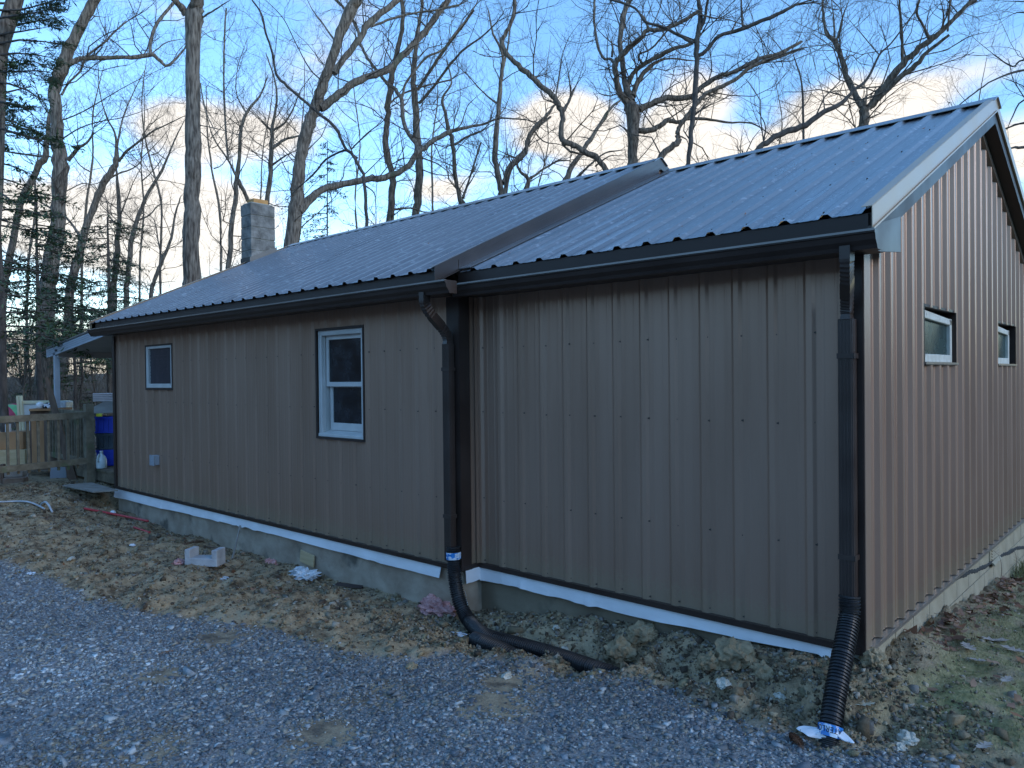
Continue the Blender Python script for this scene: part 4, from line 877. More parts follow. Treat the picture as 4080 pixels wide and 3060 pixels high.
for (p_, q_, r_, lb) in (((735, 2172), (812, 2160), .013, 'dark flat stick on the soil left of the leaning stick'), ((820, 2180), (905, 2196), .010, 'dark stick crossing the foot of the leaning stick'), ((2150, 2925), (2345, 2900), .003, 'thin straw stalk lying on the gravel in the middle'),
                         ((2975, 2975), (3010, 2955), .006, 'pale wood chip on the gravel left of the leaning pipe'), ((620, 2615), (690, 2595), .006, 'thin brown stick on the gravel at the left'), ((1815, 2535), (1860, 2523), .006, 'tan splinter touching the pipe stub'), ((0, 2095), (55, 2045), .008, 'dark twig in the dirt at the left edge')):
    a, b_ = ground_at(*p_), ground_at(*q_); o = MB().tube([a+Vector((0, 0, r_)), (a+b_)/2+Vector((0, 0, r_*1.8)), b_+Vector((0, 0, r_))], [r_, r_*1.1, r_*.7], 5).build('stick', 'darkwood' if 'dark' in lb or 'brown' in lb else 'greywood', None, origin=a); props(o, lb, 'stick')
# folded scraps of dark metal trim by the foundation
for (px, py, ang, lb) in ((1390, 2345, .3, 'bent scrap of brown trim on the soil right of the plastic bag'), (1570, 2352, -.6, 'narrow scrap of brown trim leaning on the foundation near the middle pipe')):
    c = ground_at(px, py)+Vector((0, 0, .03)); ca, sa = math.cos(ang), math.sin(ang); b = MB()
    b.obox(c, (.15*ca, .15*sa, .03 if ang < 0 else .0), (-.02*sa, .02*ca, .01), (0, 0, .0015)); b.obox(c+Vector((0, 0, -.012))+Vector((-.02*sa, .02*ca, 0)), (.15*ca, .15*sa, .03 if ang < 0 else 0), (0, .001, 0), (0, 0, .012)); props(b.build('trim_scrap', 'spout', None, origin=c), lb, 'scrap')
# white fabric spread under the leaning pipe
c = Vector((2.775, -.56, 0)); V = []; F = []; n = 26; K = 7
outline = [(3155, 2925), (3200, 2918), (3248, 2912), (3300, 2925), (3345, 2930), (3385, 2950), (3412, 2985), (3400, 2996), (3370, 2980), (3330, 2960), (3290, 2975), (3240, 2955), (3215, 2965), (3205, 2945)]
P = [ground_at(a, b_) for a, b_ in outline]; cc = sum(P, Vector())/len(P)
for k in range(K):
    for i, p in enumerate(P):
        q = cc.lerp(p, (k+.2)/(K-.8)); zz = gz1(q.x, q.y)+.022+.012*math.sin(i*2.2+k)+.03*(1-k/K); V.append((q.x, q.y, zz))
for k in range(K-1):
    for i in range(len(P)): j = (i+1) % len(P); F.append((k*len(P)+i, k*len(P)+j, (k+1)*len(P)+j, (k+1)*len(P)+i))
o = link_mesh('fabric_sheet', V, F, MT['cloth'], None, True, origin=cc); o.modifiers.new('t', 'SOLIDIFY').thickness = .004; o.modifiers.new('s', 'SUBSURF').render_levels = 1
props(o, 'scrap of white fabric spread under the foot of the leaning drain pipe', 'fabric')
# pine cone made of overlapping scales
c = ground_at(3168, 2962)+Vector((0, 0, .022)); ax = Vector((.75, -.55, -.12)).normalized(); b = MB(); e1 = ax.orthogonal().normalized(); e2 = ax.cross(e1)
b.tube([c-ax*.05, c, c+ax*.05], [.006, .012, .005], 6)
for i in range(80):
    t = i/79; a = i*2.399; rad = .020*math.sin(PI*(.12+.80*t))**.8; dirr = e1*math.cos(a)+e2*math.sin(a); p = c+ax*(.055-.11*t)+dirr*rad*.4; tip = p+dirr*rad*.95+ax*.010; s_ = ax.cross(dirr)*(.0055)
    b.add([p-s_*.5, p+s_*.5, tip+s_, tip-s_, tip+ax*.003+dirr*.002], [(0, 1, 2, 3), (3, 2, 4)])
props(b.build('pine_cone', 'cone', None, origin=c), 'brown open pine cone beside the white fabric on the gravel edge', 'pine cone')
# single oak leaves with lobed outlines
def oakleaf(px, py, L_, yaw, mtl, label, curl=.2):
    c = ground_at(px, py)+Vector((0, 0, .012)); half = [(-1, .0), (-.8, .10), (-.62, .30), (-.45, .14), (-.22, .48), (-.02, .17), (.22, .55), (.40, .18), (.62, .38), (.78, .12), (1, .0)]
    prof = half+[(x_, -y_) for x_, y_ in half[-2:0:-1]]; V = []; ca, sa = math.cos(yaw), math.sin(yaw)
    V.append((c.x, c.y, c.z+.004)); 
    for x_, y_ in prof: X_, Y_ = x_*L_, y_*L_; V.append((c.x+X_*ca-Y_*sa, c.y+X_*sa+Y_*ca, c.z+curl*L_*(abs(y_)*.8+x_*x_*.5)))
    F = [(0, i+1, (i+1) % len(prof)+1) for i in range(len(prof))]; o = link_mesh('oak_leaf', V, F, MT[mtl], None, origin=c); o.modifiers.new('t', 'SOLIDIFY').thickness = .0008
    st = MB().tube([(c.x-L_*ca, c.y-L_*sa, c.z+.01), (c.x-L_*1.35*ca, c.y-L_*1.35*sa, c.z)], .0012, 4).build('stem', mtl, o); return props(o, label, 'leaf')
oakleaf(3445, 2815, .065, .9, 'paleleaf', 'pale lobed oak leaf on the soil right of the leaning pipe')
for k, (px, py, L_, yw, lb) in enumerate([(3860, 2590, .08, 2.2, 'large grey brown oak leaf on the lawn nearest the blocks'), (3960, 2560, .09, .4, 'large curled oak leaf farther right on the lawn'), (4010, 2720, .06, 1.4, 'dark oak leaf in the middle of the lawn'), (4040, 2600, .08, 2.9, 'big oak leaf at the right edge of the picture'), (3895, 2640, .05, .2, 'small brown oak leaf below the large one'), (3920, 2985, .06, 1.2, 'brown oak leaf near the bottom right')]):
    o = oakleaf(px, py, L_, yw, 'card', lb, .35)
# tall dry stems beside the tuft
for k, (px, py, h) in enumerate(((3985, 2330, .32), (4010, 2300, .38), (4045, 2290, .30))):
    c = ground_at(px, py); P = spline([c, c+Vector((.01, .01, h*.5)), c+Vector((-.01, -.02, h*.85)), c+Vector((-.07, -.05, h))], .03)
    o = MB().tube(P, [.0022*(1-.6*i/len(P)) for i in range(len(P))], 4).build('dry_stem', 'twig', None, origin=c); props(o, ('leftmost', 'middle', 'rightmost')[k]+' of three thin dry weed stems by the grass tuft', 'weed', 'dry stems by the tuft')
# ================================================================ DECK, PORCH AND CLUTTER AT THE LEFT END
# porch roof: part of the house
pr0, pr1 = ony(196, 1396, 0.0), ony(430, 1312, 0.0)
def porch_pt(px, py, Y): return ony(px, py, Y)
a0 = Vector((-11.55, 0, 2.60)); a1 = Vector((XL-.03, 0, 3.12))
nrm = Vector((-(a1.z-a0.z), 0, (a1.x-a0.x))).normalized()
a0 = ony(190, 1392, 0.); a1s = ony(372, 1318, 0.); dd = (a1s-a0).normalized(); a1 = a0+dd*((XL-.03-a0.x)/dd.x)
pf = MB().prism([a0, a1, a1-Vector((0, 0, .15)), a0-Vector((0, 0, .15))], (0, .03, 0)).build('porch_fascia', 'awning', H)
for k in range(3): MB().prism([a0+Vector((0, -.004, -.035-.035*k)), a1+Vector((0, -.004, -.035-.035*k)), a1+Vector((0, -.004, -.041-.035*k)), a0+Vector((0, -.004, -.041-.035*k))], (0, .003, 0)).build('fascia_groove', 'greybox', pf)
d_ = (a1-a0)
MB().prism([a0+Vector((-.05, -.02, .004)), a1+Vector((0, -.02, .004)), a1+Vector((0, -.02, .03)), a0+Vector((-.05, -.02, .03))], (0, 4.2, 0)).build('porch_roof_sheet', 'roof', H)
MB().prism([a0+Vector((.02, .031, -.10)), a1+Vector((0, .031, -.10)), a1+Vector((0, .031, -.09)), a0+Vector((.02, .031, -.09))], (0, 4.1, 0)).build('porch_soffit', 'awnunder', H)
bx('porch_beam', 'awnunder', H, a0.x+.35, a0.x+.45, .04, 4.1, a0.z-.16, a0.z-.06)
bx('porch_beam', 'awning', H, a0.x-.012, a0.x+.0, -.02, 4.15, a0.z-.15, a0.z+.0)
pc = ony(230, 1430, .06); bx('porch_post', 'awning', H, pc.x-.04, pc.x+.04, .0, .08, .55, pc.z+.12)
bx('porch_post', 'awning', H, pc.x-.055, pc.x+.055, 3.6, 3.71, .55, pc.z+.12)
o = MB().box(0, 0, 0, 0, 0, 0)
q = ony(223, 1396, -.006); bx('small_plate', 'black', pf, q.x-.06, q.x+.06, -.010, -.004, q.z-.02, q.z+.02)
# deck
dk = empty('deck', (-9.6, 1.6, .35), 'low weathered timber deck behind the left end of the house', 'deck')
DX0 = -11.9
for i in range(27):
    y0 = -.02+i*.145
    o = bx('deck_board', 'wood', dk, DX0+R.uniform(-.03, .03), XL-.06, y0, y0+.137, .545, .575+R.uniform(-.002, .002)); 
bx('deck_beam', 'wood', dk, DX0, XL-.04, -.0, .04, .385, .540); bx('deck_beam', 'wood', dk, DX0, DX0+.04, .05, 3.9, .385, .54)
for x_ in (-11.7, -9.9, -8.3):
    for y_ in (.15, 3.6): bx('deck_post', 'wood', dk, x_-.045, x_+.045, y_, y_+.09, -.1, .384)
# railing in front of the clutter, seen along its side
rl = empty('wooden_railing', (-9.1, -.9, .4), 'weathered wooden railing with upright balusters and a square end post', 'railing')
RX = -9.1
bx('railing_post', 'wood', rl, RX-.06, RX+.06, -.17, -.05, .30, 1.63); bx('railing_post', 'wood', rl, RX-.06, RX+.06, -2.6, -2.48, .30, 1.55)
MB().bar((RX+.045, -2.55, 1.425), (RX+.045, -.16, 1.455), .035, .10).build('top_rail', 'wood', rl); MB().bar((RX+.045, -2.55, .66), (RX+.045, -.16, .72), .035, .10).build('bottom_rail', 'wood', rl)
yb = -2.46
while yb < -.2:
    o = MB().bar((RX+.0, yb, .60), (RX+.0, yb+R.uniform(-.01, .01), 1.45), .034, .04, up=(1, 0, 0)).build('baluster', 'wood', rl); yb += .136
r2 = empty('wooden_railing', (-9.9, -.1, .5), 'short return of wooden railing with closely seen balusters beside the square post', 'railing')
MB().bar((RX-.1, -.11, 1.47), (RX-2.2, -.11, 1.47), .035, .09).build('top_rail', 'wood', r2); MB().bar((RX-.1, -.11, .70), (RX-2.2, -.11, .70), .035, .09).build('bottom_rail', 'wood', r2)
for i in range(14): MB().bar((RX-.2-.14*i, -.11, .66), (RX-.2-.14*i, -.11, 1.48), .034, .04, up=(0, 1, 0)).build('baluster', 'wood', r2)
# dark rail at the back of the deck
br = empty('back_railing', (-11, 3.8, .57), 'thin dark railing along the back of the deck', 'railing')
MB().bar((-12.1, 3.8, 1.83), (XL-.1, 3.8, 1.83), .05, .045).build('top_rail', 'black', br); MB().bar((-12.1, 3.8, .8), (XL-.1, 3.8, .8), .04, .04).build('bottom_rail', 'black', br)
for x_ in (-12.0, -11.05, -10.2, -9.3, -8.4): bx('railing_post', 'black', br, x_-.03, x_+.03, 3.77, 3.83, .576, 1.80)

def item(px0, px1, py0, py1, depth, thick, yaw=0, lean=0):
    c = at((px0+px1)/2, (py0+py1)/2, depth); w = (px1-px0)/2*depth/F_PX; h = (py1-py0)/2*depth/F_PX
    ax = Vector((_r0.x*math.cos(yaw)-_r0.y*math.sin(yaw), _r0.x*math.sin(yaw)+_r0.y*math.cos(yaw), 0)); ay = Vector((-ax.y, ax.x, 0)); 
    az = (Vector((0, 0, 1))*math.cos(lean)+ax*math.sin(lean)); ax2 = ax*math.cos(lean)-Vector((0, 0, 1))*math.sin(lean)
    return c+ay*thick/2, ax2*w, ay*thick/2, az*h
def boxitem(name, mtl, q, label, cat, bev=.006):
    c, ax, ay, az = q; o = MB().obox(c, ax, ay, az).build(name, mtl, None, origin=c-az); bevel(o, bev); return props(o, label, cat)
# crates under the flap, on the deck behind the house corner
g0 = onz(420, 1862, .58); D0 = (g0-CAM).dot(_f)
def crate(px0, px1, py0, py1, mtl, label, ribs=True):
    c, ax, ay, az = item(px0, px1, py0, py1, D0+.15, .42, .2); b = MB(); b.obox(c, ax*.95, ay*.95, az); o = b.build('crate', mtl, None, origin=c-az); props(o, label, 'crate')
    MB().obox(c+az*.86, ax, ay*1.0, az*.14).build('rim', mtl, o); MB().obox(c-az*.86, ax, ay, az*.12).build('base_rim', mtl, o)
    for k in range(5): MB().obox(c-ay*.97+ax*(-.8+.4*k), ax*.05, ay*.03, az*.72).build('rib', mtl, o)
crate(386, 475, 1792, 1856, 'bluebin', 'bottom blue plastic crate of the stack by the house corner'); crate(384, 475, 1727, 1791, 'darkbin', 'middle slate coloured crate of the stack by the house corner'); crate(381, 478, 1660, 1726, 'bluebin', 'top blue plastic crate of the stack by the house corner')
c, ax, ay, az = item(330, 480, 1600, 1650, D0+.3, .5, .3); V = [c-ax-az*.9-ay, c+ax-az*.8-ay, c+ax+az*.7+ay, c-ax*.15+az*.9+ay]
o = MB().prism(V, (0, .008, .012)).build('cardboard_flap', 'card', None, origin=c); props(o, 'grey brown sheet of cardboard laid over the top crate', 'cardboard')
boxitem('yellow_packet', 'yellow', item(383, 404, 1648, 1660, D0-.1, .05, .2), 'small yellow packet on the rim of the top crate', 'packet')
# milk jug
c = onz(405, 1866, .578); b = MB(); zb = c.z; prof = [(0, .075), (.02, .08), (.14, .08), (.19, .062), (.225, .03), (.24, .022), (.262, .022), (.264, .026), (.285, .026)]
b.tube([c+Vector((0, 0, z_)) for z_, r_ in prof], [r_ for z_, r_ in prof], 14); o = b.build('milk_jug', 'jug', None, True, origin=c); props(o, 'translucent white plastic jug standing in front of the crates', 'jug')
MB().tube(spline([c+Vector((.03, -.045, .235)), c+Vector((.055, -.075, .20)), c+Vector((.06, -.08, .15)), c+Vector((.05, -.06, .11))], .02), .012, 8).build('handle', 'jug', o, True)
# things behind the railing
o = boxitem('pale_panel', 'panel', item(72, 270, 1597, 1850, 14.4, .04, .05), 'large pale panel with cream edging standing behind the railing', 'panel'); 
for (q, nm) in ((item(70, 272, 1596, 1608, 14.36, .06, .05), 'top_edging'), (item(266, 276, 1600, 1800, 14.34, .07, .05), 'side_edging'), (item(72, 81, 1576, 1790, 14.3, .05, .05, -.06), 'side_edging'), (item(84, 92, 1576, 1790, 14.3, .05, .05, -.06), 'side_edging')):
    MB().obox(*q).build(nm, 'creamedge', o)
boxitem('clear_tub', 'foil', item(222, 262, 1598, 1680, 13.9, .3, .1), 'translucent pale tub behind the leaning plank', 'tub', .02)
o = boxitem('cabinet', 'darkwood', item(124, 226, 1636, 1872, 13.5, .45, .15), 'tall dark brown wooden cabinet behind the railing', 'cabinet')
MB().obox(*item(120, 232, 1628, 1637, 13.42, .55, .15)).build('cabinet_top', 'osb', o)
for k in range(2): MB().obox(*item(128+50*k, 174+50*k, 1650, 1860, 13.46, .04, .15)).build('cabinet_door', 'osb' if k == 0 else 'darkwood', o)
c = at(160, 1615, 13.5); bm = bmesh.new(); bmesh.ops.create_icosphere(bm, subdivisions=3, radius=.066); V = [c+v.co for v in bm.verts]; F = [tuple(v.index for v in f.verts) for f in bm.faces]; bm.free()
props(link_mesh('white_ball', V, F, MT['wrap'], None, True, origin=c), 'pale bluish ball on top of the brown cabinet', 'ball')
c = at(193, 1620, 13.5); bm = bmesh.new(); bmesh.ops.create_icosphere(bm, subdivisions=3, radius=.08)
for v in bm.verts: v.co *= 1+.5*mnoise.noise(v.co*28); v.co.z *= .8
V = [c+v.co for v in bm.verts]; F = [tuple(v.index for v in f.verts) for f in bm.faces]; bm.free()
bagm = mat('black_and_white_bag', (.03, .03, .035), (.75, .76, .80), scale=16, rough=.4, lo=.49, hi=.52)
props(link_mesh('crumpled_bag', V, F, bagm, None, False, origin=c), 'crumpled black and white bag on top of the brown cabinet', 'bag')
a_, b_ = at(181, 1502, 12.9), at(290, 1922, 12.9); d = (b_-a_); L_ = d.length; d.normalize(); xx = d.cross(_f).normalized()
o = MB().prism([a_-xx*.015-d*.0, a_+xx*.03, a_.lerp(b_, .22)+xx*.055, a_.lerp(b_, .7)+xx*.06, b_+xx*.08, b_-xx*.075, a_.lerp(b_, .7)-xx*.05, a_.lerp(b_, .22)-xx*.045], _f*.035).build('leaning_plank', 'greywood', None, origin=b_)
o.data.materials[0] = MT['darkwood']; props(bevel(o, .004), 'long brown plank with a pointed top leaning across the railing', 'plank')
boxitem('metal_sheet', 'greybox', item(202, 262, 1862, 1926, 13.2, .03, .2, .03), 'grey sheet standing on the ground under the railing', 'sheet')
boxitem('wooden_box', 'osb', item(-60, 88, 1722, 1792, 13.9, .45, .1), 'orange brown wooden box at the left edge behind the railing', 'box')
boxitem('plywood_box', 'ply', item(-60, 95, 1794, 1868, 13.8, .45, .1), 'lighter plywood box below the orange brown one', 'box')
boxitem('white_carton', 'wrap', item(20, 33, 1690, 1722, 13.6, .10, .1), 'small white and blue carton on the orange brown box', 'carton')
boxitem('plank_upright', 'greywood', item(96, 112, 1850, 1925, 13.0, .04, .1), 'grey plank end standing below the railing', 'plank')
boxitem('plank_upright', 'darkwood', item(0, 13, 1850, 1950, 12.4, .08, .1), 'orange brown post at the left edge below the railing', 'post')
boxitem('stained_block', 'brownblock', item(15, 90, 1905, 1955, 12.3, .2, .25), 'brown stained concrete block on the ground under the railing', 'block', .01)
boxitem('stone_slab', 'greywood', item(20, 86, 1878, 1902, 12.4, .2, .25), 'grey stone slab resting above the stained block', 'slab', .01)
# umbrella lying on its side
c = at(45, 1660, 15.2); u = empty('garden_umbrella', c, 'red and green garden umbrella lying on its side behind the railing', 'umbrella')
n = 8; ax = (_r0*-.2+Vector((0, 0, .9))-_f*.3).normalized(); e1 = ax.orthogonal().normalized(); e2 = ax.cross(e1)
for k in range(n):
    V = []; 
    for j in range(5):
        t = j/4; rad = .36*math.sin(t*1.45); h_ = .28*math.cos(t*1.45)-.03
        for i in range(3): a = 2*PI*(k+i/2)/n; sg = 1-.06*t*(1-abs(i-1)); V.append(c+ax*h_+(e1*math.cos(a)+e2*math.sin(a))*rad*sg)
    F = [(j*3+i, j*3+i+1, j*3+i+4, j*3+i+3) for j in range(4) for i in range(2)]
    o = link_mesh('canopy_panel', V, F, MT['umbgreen' if k % 2 else 'umbred'], u); o.modifiers.new('t', 'SOLIDIFY').thickness = .003
MB().tube([c-ax*.5, c+ax*.30], .012, 8).build('pole', 'greybox', u)
# board on the ground beside the deck, louvred panel beyond the deck
P = [onz(248, 1932, .44), onz(372, 1958, .44), onz(470, 1952, .44), onz(365, 1922, .44)]
o = MB().prism(P, (0, 0, -.018)).build('plywood_board', 'greywood', None, origin=P[1]); props(o, 'flat grey board lying on the ground beside the deck', 'board')
q = item(375, 470, 1566, 1600, 18.5, .1, .3); o = boxitem('louvred_panel', 'greybox', q, 'blue grey louvred panel beyond the back railing', 'panel')
for k in range(5): MB().obox(q[0]-q[2]*1.3+q[3]*(-.8+.4*k), q[1]*.97, q[2]*.3, q[3]*.07).build('louvre', 'conduit', o)

# ================================================================ TREES
TUBES = {}
def tube_batch(name, tubes, material, parent, smooth=True, nflat=False):
    """tubes: list of (pts (k,3), radii (k,), sides)"""
    VV = []; QQ = []; off = 0; groups = {}
    for (p, r, n) in tubes: groups.setdefault((len(p), n), []).append((p, r))
    for (k, n), lst in groups.items():
        P = np.array([a for a, _ in lst], float); Rr = np.array([b_ for _, b_ in lst], float); m_ = len(lst)
        T = np.empty_like(P); T[:, 1:-1] = P[:, 2:]-P[:, :-2]; T[:, 0] = P[:, 1]-P[:, 0]; T[:, -1] = P[:, -1]-P[:, -2]
        T /= np.linalg.norm(T, axis=2, keepdims=True)+1e-9
        ref = np.zeros((m_, 1, 3)); tz_ = np.abs(T.mean(axis=1)[:, 2]); ref[tz_ > .8, 0, 0] = 1; ref[tz_ <= .8, 0, 2] = 1
        X = np.cross(T, np.broadcast_to(ref, T.shape)); X /= np.linalg.norm(X, axis=2, keepdims=True)+1e-9; Y_ = np.cross(T, X)
        a = np.arange(n)*2*PI/n
        V = P[:, :, None]+Rr[:, :, None, None]*(X[:, :, None]*np.cos(a)[None, None, :, None]+Y_[:, :, None]*np.sin(a)[None, None, :, None])
        if n >= 9:     # bark relief on thick trunks
            nzv = vnoise(np.cos(a)[None, None, :]*2.6+V[..., 2]*.35, np.sin(a)[None, None, :]*2.6+V[..., 2]*1.2, 3)-.5
            V = V+(V-P[:, :, None])*nzv[..., None]*.13
        VV.append(V.reshape(-1, 3)); base = (np.arange(m_)*k*n)[:, None, None]+off
        i, j = np.meshgrid(np.arange(k-1), np.arange(n), indexing='ij'); i = i.ravel(); j = j.ravel(); j2 = (j+1) % n
        q = np.stack([i*n+j, i*n+j2, (i+1)*n+j2, (i+1)*n+j], 1); QQ.append((base+q[None]).reshape(-1, 4)); off += m_*k*n
    return fast_mesh(name, np.concatenate(VV), np.concatenate(QQ), material, parent, smooth=smooth)
def norm3(v): l = math.sqrt(v[0]*v[0]+v[1]*v[1]+v[2]*v[2])+1e-9; return (v[0]/l, v[1]/l, v[2]/l)
def twig(out, p, d, L_, r, lev, rg, crook=.33, trop=.10, kids=(5, 4)):
    k = (6, 5, 4, 3)[3-lev] if lev <= 3 else 6
    pts = [p]; rad = [r]; st = L_/(k-1); dirs = []
    for i in range(k-1):
        d = norm3((d[0]+rg.gauss(0, crook), d[1]+rg.gauss(0, crook), d[2]+rg.gauss(0, crook)+trop))
        p = (p[0]+d[0]*st, p[1]+d[1]*st, p[2]+d[2]*st); pts.append(p); rad.append(max(r*(1-(i+1)/k*.85), .0016)); dirs.append(d)
    out.append((pts, rad, 5 if r > .03 else 3))
    if lev <= 0: return
    n = kids[0] if lev >= 2 else kids[1]
    for c in range(n):
        t = rg.uniform(.15, 1.0)*(k-1); i = min(int(t), k-2); f = t-i; q = tuple(pts[i][a]*(1-f)+pts[i+1][a]*f for a in range(3)); dd_ = dirs[i]
        s = norm3((rg.gauss(0, 1), rg.gauss(0, 1), rg.gauss(0, .8)+.25)); e = norm3((dd_[0]*.75+s[0]*.9, dd_[1]*.75+s[1]*.9, dd_[2]*.75+s[2]*.9))
        twig(out, q, e, L_*rg.uniform(.35, .62), max(rad[i]*.55, .0016), lev-1, rg, crook, trop, kids)
CROP = {'A': (0, 0), 'B': (1000, 0), 'C': (2000, 0), 'D': (3000, 0)}
KS = .6631
def tree(label, depth, limbs, mtl='bark1', seed=0, dens=1., twl=1.0, group=None, thick_n=10, maxlev=2, name='bare_tree'):
    """limbs: [(crop, [(x, y, w)...])]; the first one is the trunk. Each limb gets its own depth drift so the crown has volume."""
    rg = random.Random(seed); done = []; trunkT = []; limbT = []; tw = []
    base = None
    for li, (cr, pl) in enumerate(limbs):
        X0, Y0 = CROP[cr]; w = 20; raw = []
        for q in pl: w = q[2] if len(q) > 2 else (w*.93); raw.append((X0+q[0]*KS, Y0+q[1]*KS, w*KS))
        d0 = depth
        if li and done:
            bestd = 1e9
            for (x_, y_, dd_) in done:
                e = (x_-raw[0][0])**2+(y_-raw[0][1])**2
                if e < bestd: bestd = e; d0 = dd_
        drift = 0 if li == 0 else rg.choice((-1, 1))*rg.uniform(.15, .5)
        if li and all(len(q) < 3 for q in pl[1:]):           # widths not given: taper
            w0 = raw[0][2]; raw = [(a, b_, w0*(1-.75*i/max(1, len(raw)-1))) for i, (a, b_, _) in enumerate(raw)]
        P = []; acc = 0
        for i, (x_, y_, ww) in enumerate(raw):
            if i: acc += math.hypot(x_-raw[i-1][0], y_-raw[i-1][1])*depth/F_PX
            dp_ = d0+drift*acc; v = at(x_, y_, dp_); P.append((v.x, v.y, v.z, ww/2*dp_/F_PX)); done.append((x_, y_, dp_))
        if li == 0:          # carry the trunk down to the ground
            v = Vector(P[0][:3]); v2 = Vector(P[1][:3]); g = gz1(v.x, v.y)-.15; dr = (v-v2); dr.normalize(); ln = (v.z-g)
            dx, dy = dr.x*.35*ln, dr.y*.35*ln
            hz = 1-abs(dr.z); a_ = v+dr*(.35+.6*hz); P = [(a_.x+dx, a_.y+dy, g, P[0][3]*1.35), (a_.x+dx*.8, a_.y+dy*.8, g+min(.7, ln*.3), P[0][3]*1.08), (a_.x+dr.x*.3, a_.y+dr.y*.3, a_.z-.5-.5*hz, P[0][3]*1.03), (a_.x, a_.y, a_.z, P[0][3])]+P; base = Vector(P[0][:3]); base.z += .15
        topout = raw[-1][1] < 12 or raw[-1][0] > 4085 or raw[-1][0] < -5
        if topout:           # the limb goes on beyond the frame
            v = Vector(P[-1][:3]); dr = (v-Vector(P[-2][:3])).normalized(); r_ = P[-1][3]; ext = max(1.5, r_*28)
            for k in range(1, 5):
                dr = (dr+Vector((rg.gauss(0, .14), rg.gauss(0, .14), .10+rg.gauss(0, .08)))).normalized(); v = v+dr*ext/4; P.append((v.x, v.y, v.z, r_*(1-k*.19)))
        if li == 0 and not topout: v = Vector(P[-1][:3]); dr = (v-Vector(P[-2][:3])).normalized(); P.append((v.x+dr.x*.12, v.y+dr.y*.12, v.z+dr.z*.12, P[-1][3]*.55)); P.append((v.x+dr.x*.22, v.y+dr.y*.22, v.z+dr.z*.22, .006))
        # smooth the polyline
        A4 = np.array(P); m_ = len(A4); ext_ = np.vstack([2*A4[0]-A4[1], A4, 2*A4[-1]-A4[-2]]); S4 = []
        for i in range(1, m_):
            a, b_, c, d = ext_[i-1], ext_[i], ext_[i+1], ext_[i+2]; sub = 4
            for t in np.arange(sub)/sub: S4.append(.5*((2*b_)+(c-a)*t+(2*a-5*b_+4*c-d)*t*t+(3*b_-a-3*c+d)*t**3))
        S4.append(A4[-1]); S4 = np.array(S4); S4[:, 3] = np.maximum(S4[:, 3], .004)
        big = S4[:, 3].max() > .05; 
        S4[1:-1, :3] += NP.normal(0, 1, (len(S4)-2, 3))*np.minimum(S4[1:-1, 3:4]*.16, .015)
        S4[:, 3] *= 1+NP.normal(0, .04 if li == 0 else .06, len(S4))
        (trunkT if li == 0 else limbT).append((S4[:, :3].tolist(), S4[:, 3].tolist(), thick_n if big else 6))
        # twigs off this limb
        seg = np.linalg.norm(np.diff(S4[:, :3], axis=0), axis=1); tot = seg.sum(); n = int(tot/(.36 if li else .8)*dens)
        zmin = S4[0, 2]+(4.0 if li == 0 else 0)
        for k in range(n):
            s = rg.uniform(.05, 1)*tot; i = int(np.searchsorted(np.cumsum(seg), s)); i = min(i, len(seg)-1); p = S4[i, :3]
            if p[2] < zmin: continue
            dd_ = S4[i+1, :3]-S4[i, :3]; dd_ = dd_/(np.linalg.norm(dd_)+1e-9); e = norm3((dd_[0]*.5+rg.gauss(0, .8), dd_[1]*.5+rg.gauss(0, .8), dd_[2]*.5+rg.gauss(0, .6)+.3))
            r_ = min(S4[i, 3]*.35, .022); Lg = twl*rg.uniform(.8, 2.3)*(1 if r_ > .008 else .6)
            twig(tw, tuple(p), e, Lg, max(r_, .006), maxlev, rg)
        if not topout and li and S4[-1, 3] < .03:
            e = norm3(tuple(S4[-1, :3]-S4[-2, :3]))
            for k in range(2): twig(tw, tuple(S4[-1, :3]), e, twl*1.4, max(S4[-1, 3]*.7, .006), 2, rg)
    t = empty(name, base, label, 'tree', group)
    tube_batch('trunk', trunkT, MT[mtl], t)
    for lt in limbT: tube_batch('limb', [lt], MT[mtl], t)
    if tw: o = tube_batch('twigs', tw, MT['twig'], t, smooth=False); o['kind'] = 'stuff'
    return t, base
TREES = []
def T(*a, **k): TREES.append(tree(*a, **k)); return TREES[-1]
T('big curving oak at the left with a long level limb and rough tan bark', 21, [
 ('A', [(300,1659,90),(340,1400,85),(352,1200,76),(365,1000,90),(345,850,76),(335,650,66),(330,520,66),(370,420,76),(400,330,68),(440,240,62),(500,130,57),(570,0,60)]),
 ('A', [(415,385,34),(520,348,26),(700,348,24),(860,338,27),(915,330,24),(960,362,20),(1005,395,16),(1060,350,13),(1105,300,11)]),
 ('A', [(905,325,20),(905,250,20),(940,150,20),(980,95,18),(1040,20,20)]), ('A', [(370,570,14),(410,500,12),(480,430,12),(520,340,12),(620,260),(700,180),(760,130)]),
 ('A', [(410,960,26),(470,890,22),(520,860,14),(560,805,9)]), ('A', [(380,720,9),(500,670),(620,600),(700,550),(830,480),(1000,400)]), ('A', [(380,830,9),(480,770),(600,730),(720,710),(850,670),(980,620)]),
 ('A', [(320,420,8),(200,370),(90,395),(0,430)]), ('A', [(395,1150,8),(520,1100),(610,1180),(700,1290)]), ('A', [(915,320,8),(990,260),(1060,240),(1110,235)]), ('A', [(680,325,6),(715,290),(700,190)])], seed=1, thick_n=14, dens=1.0)
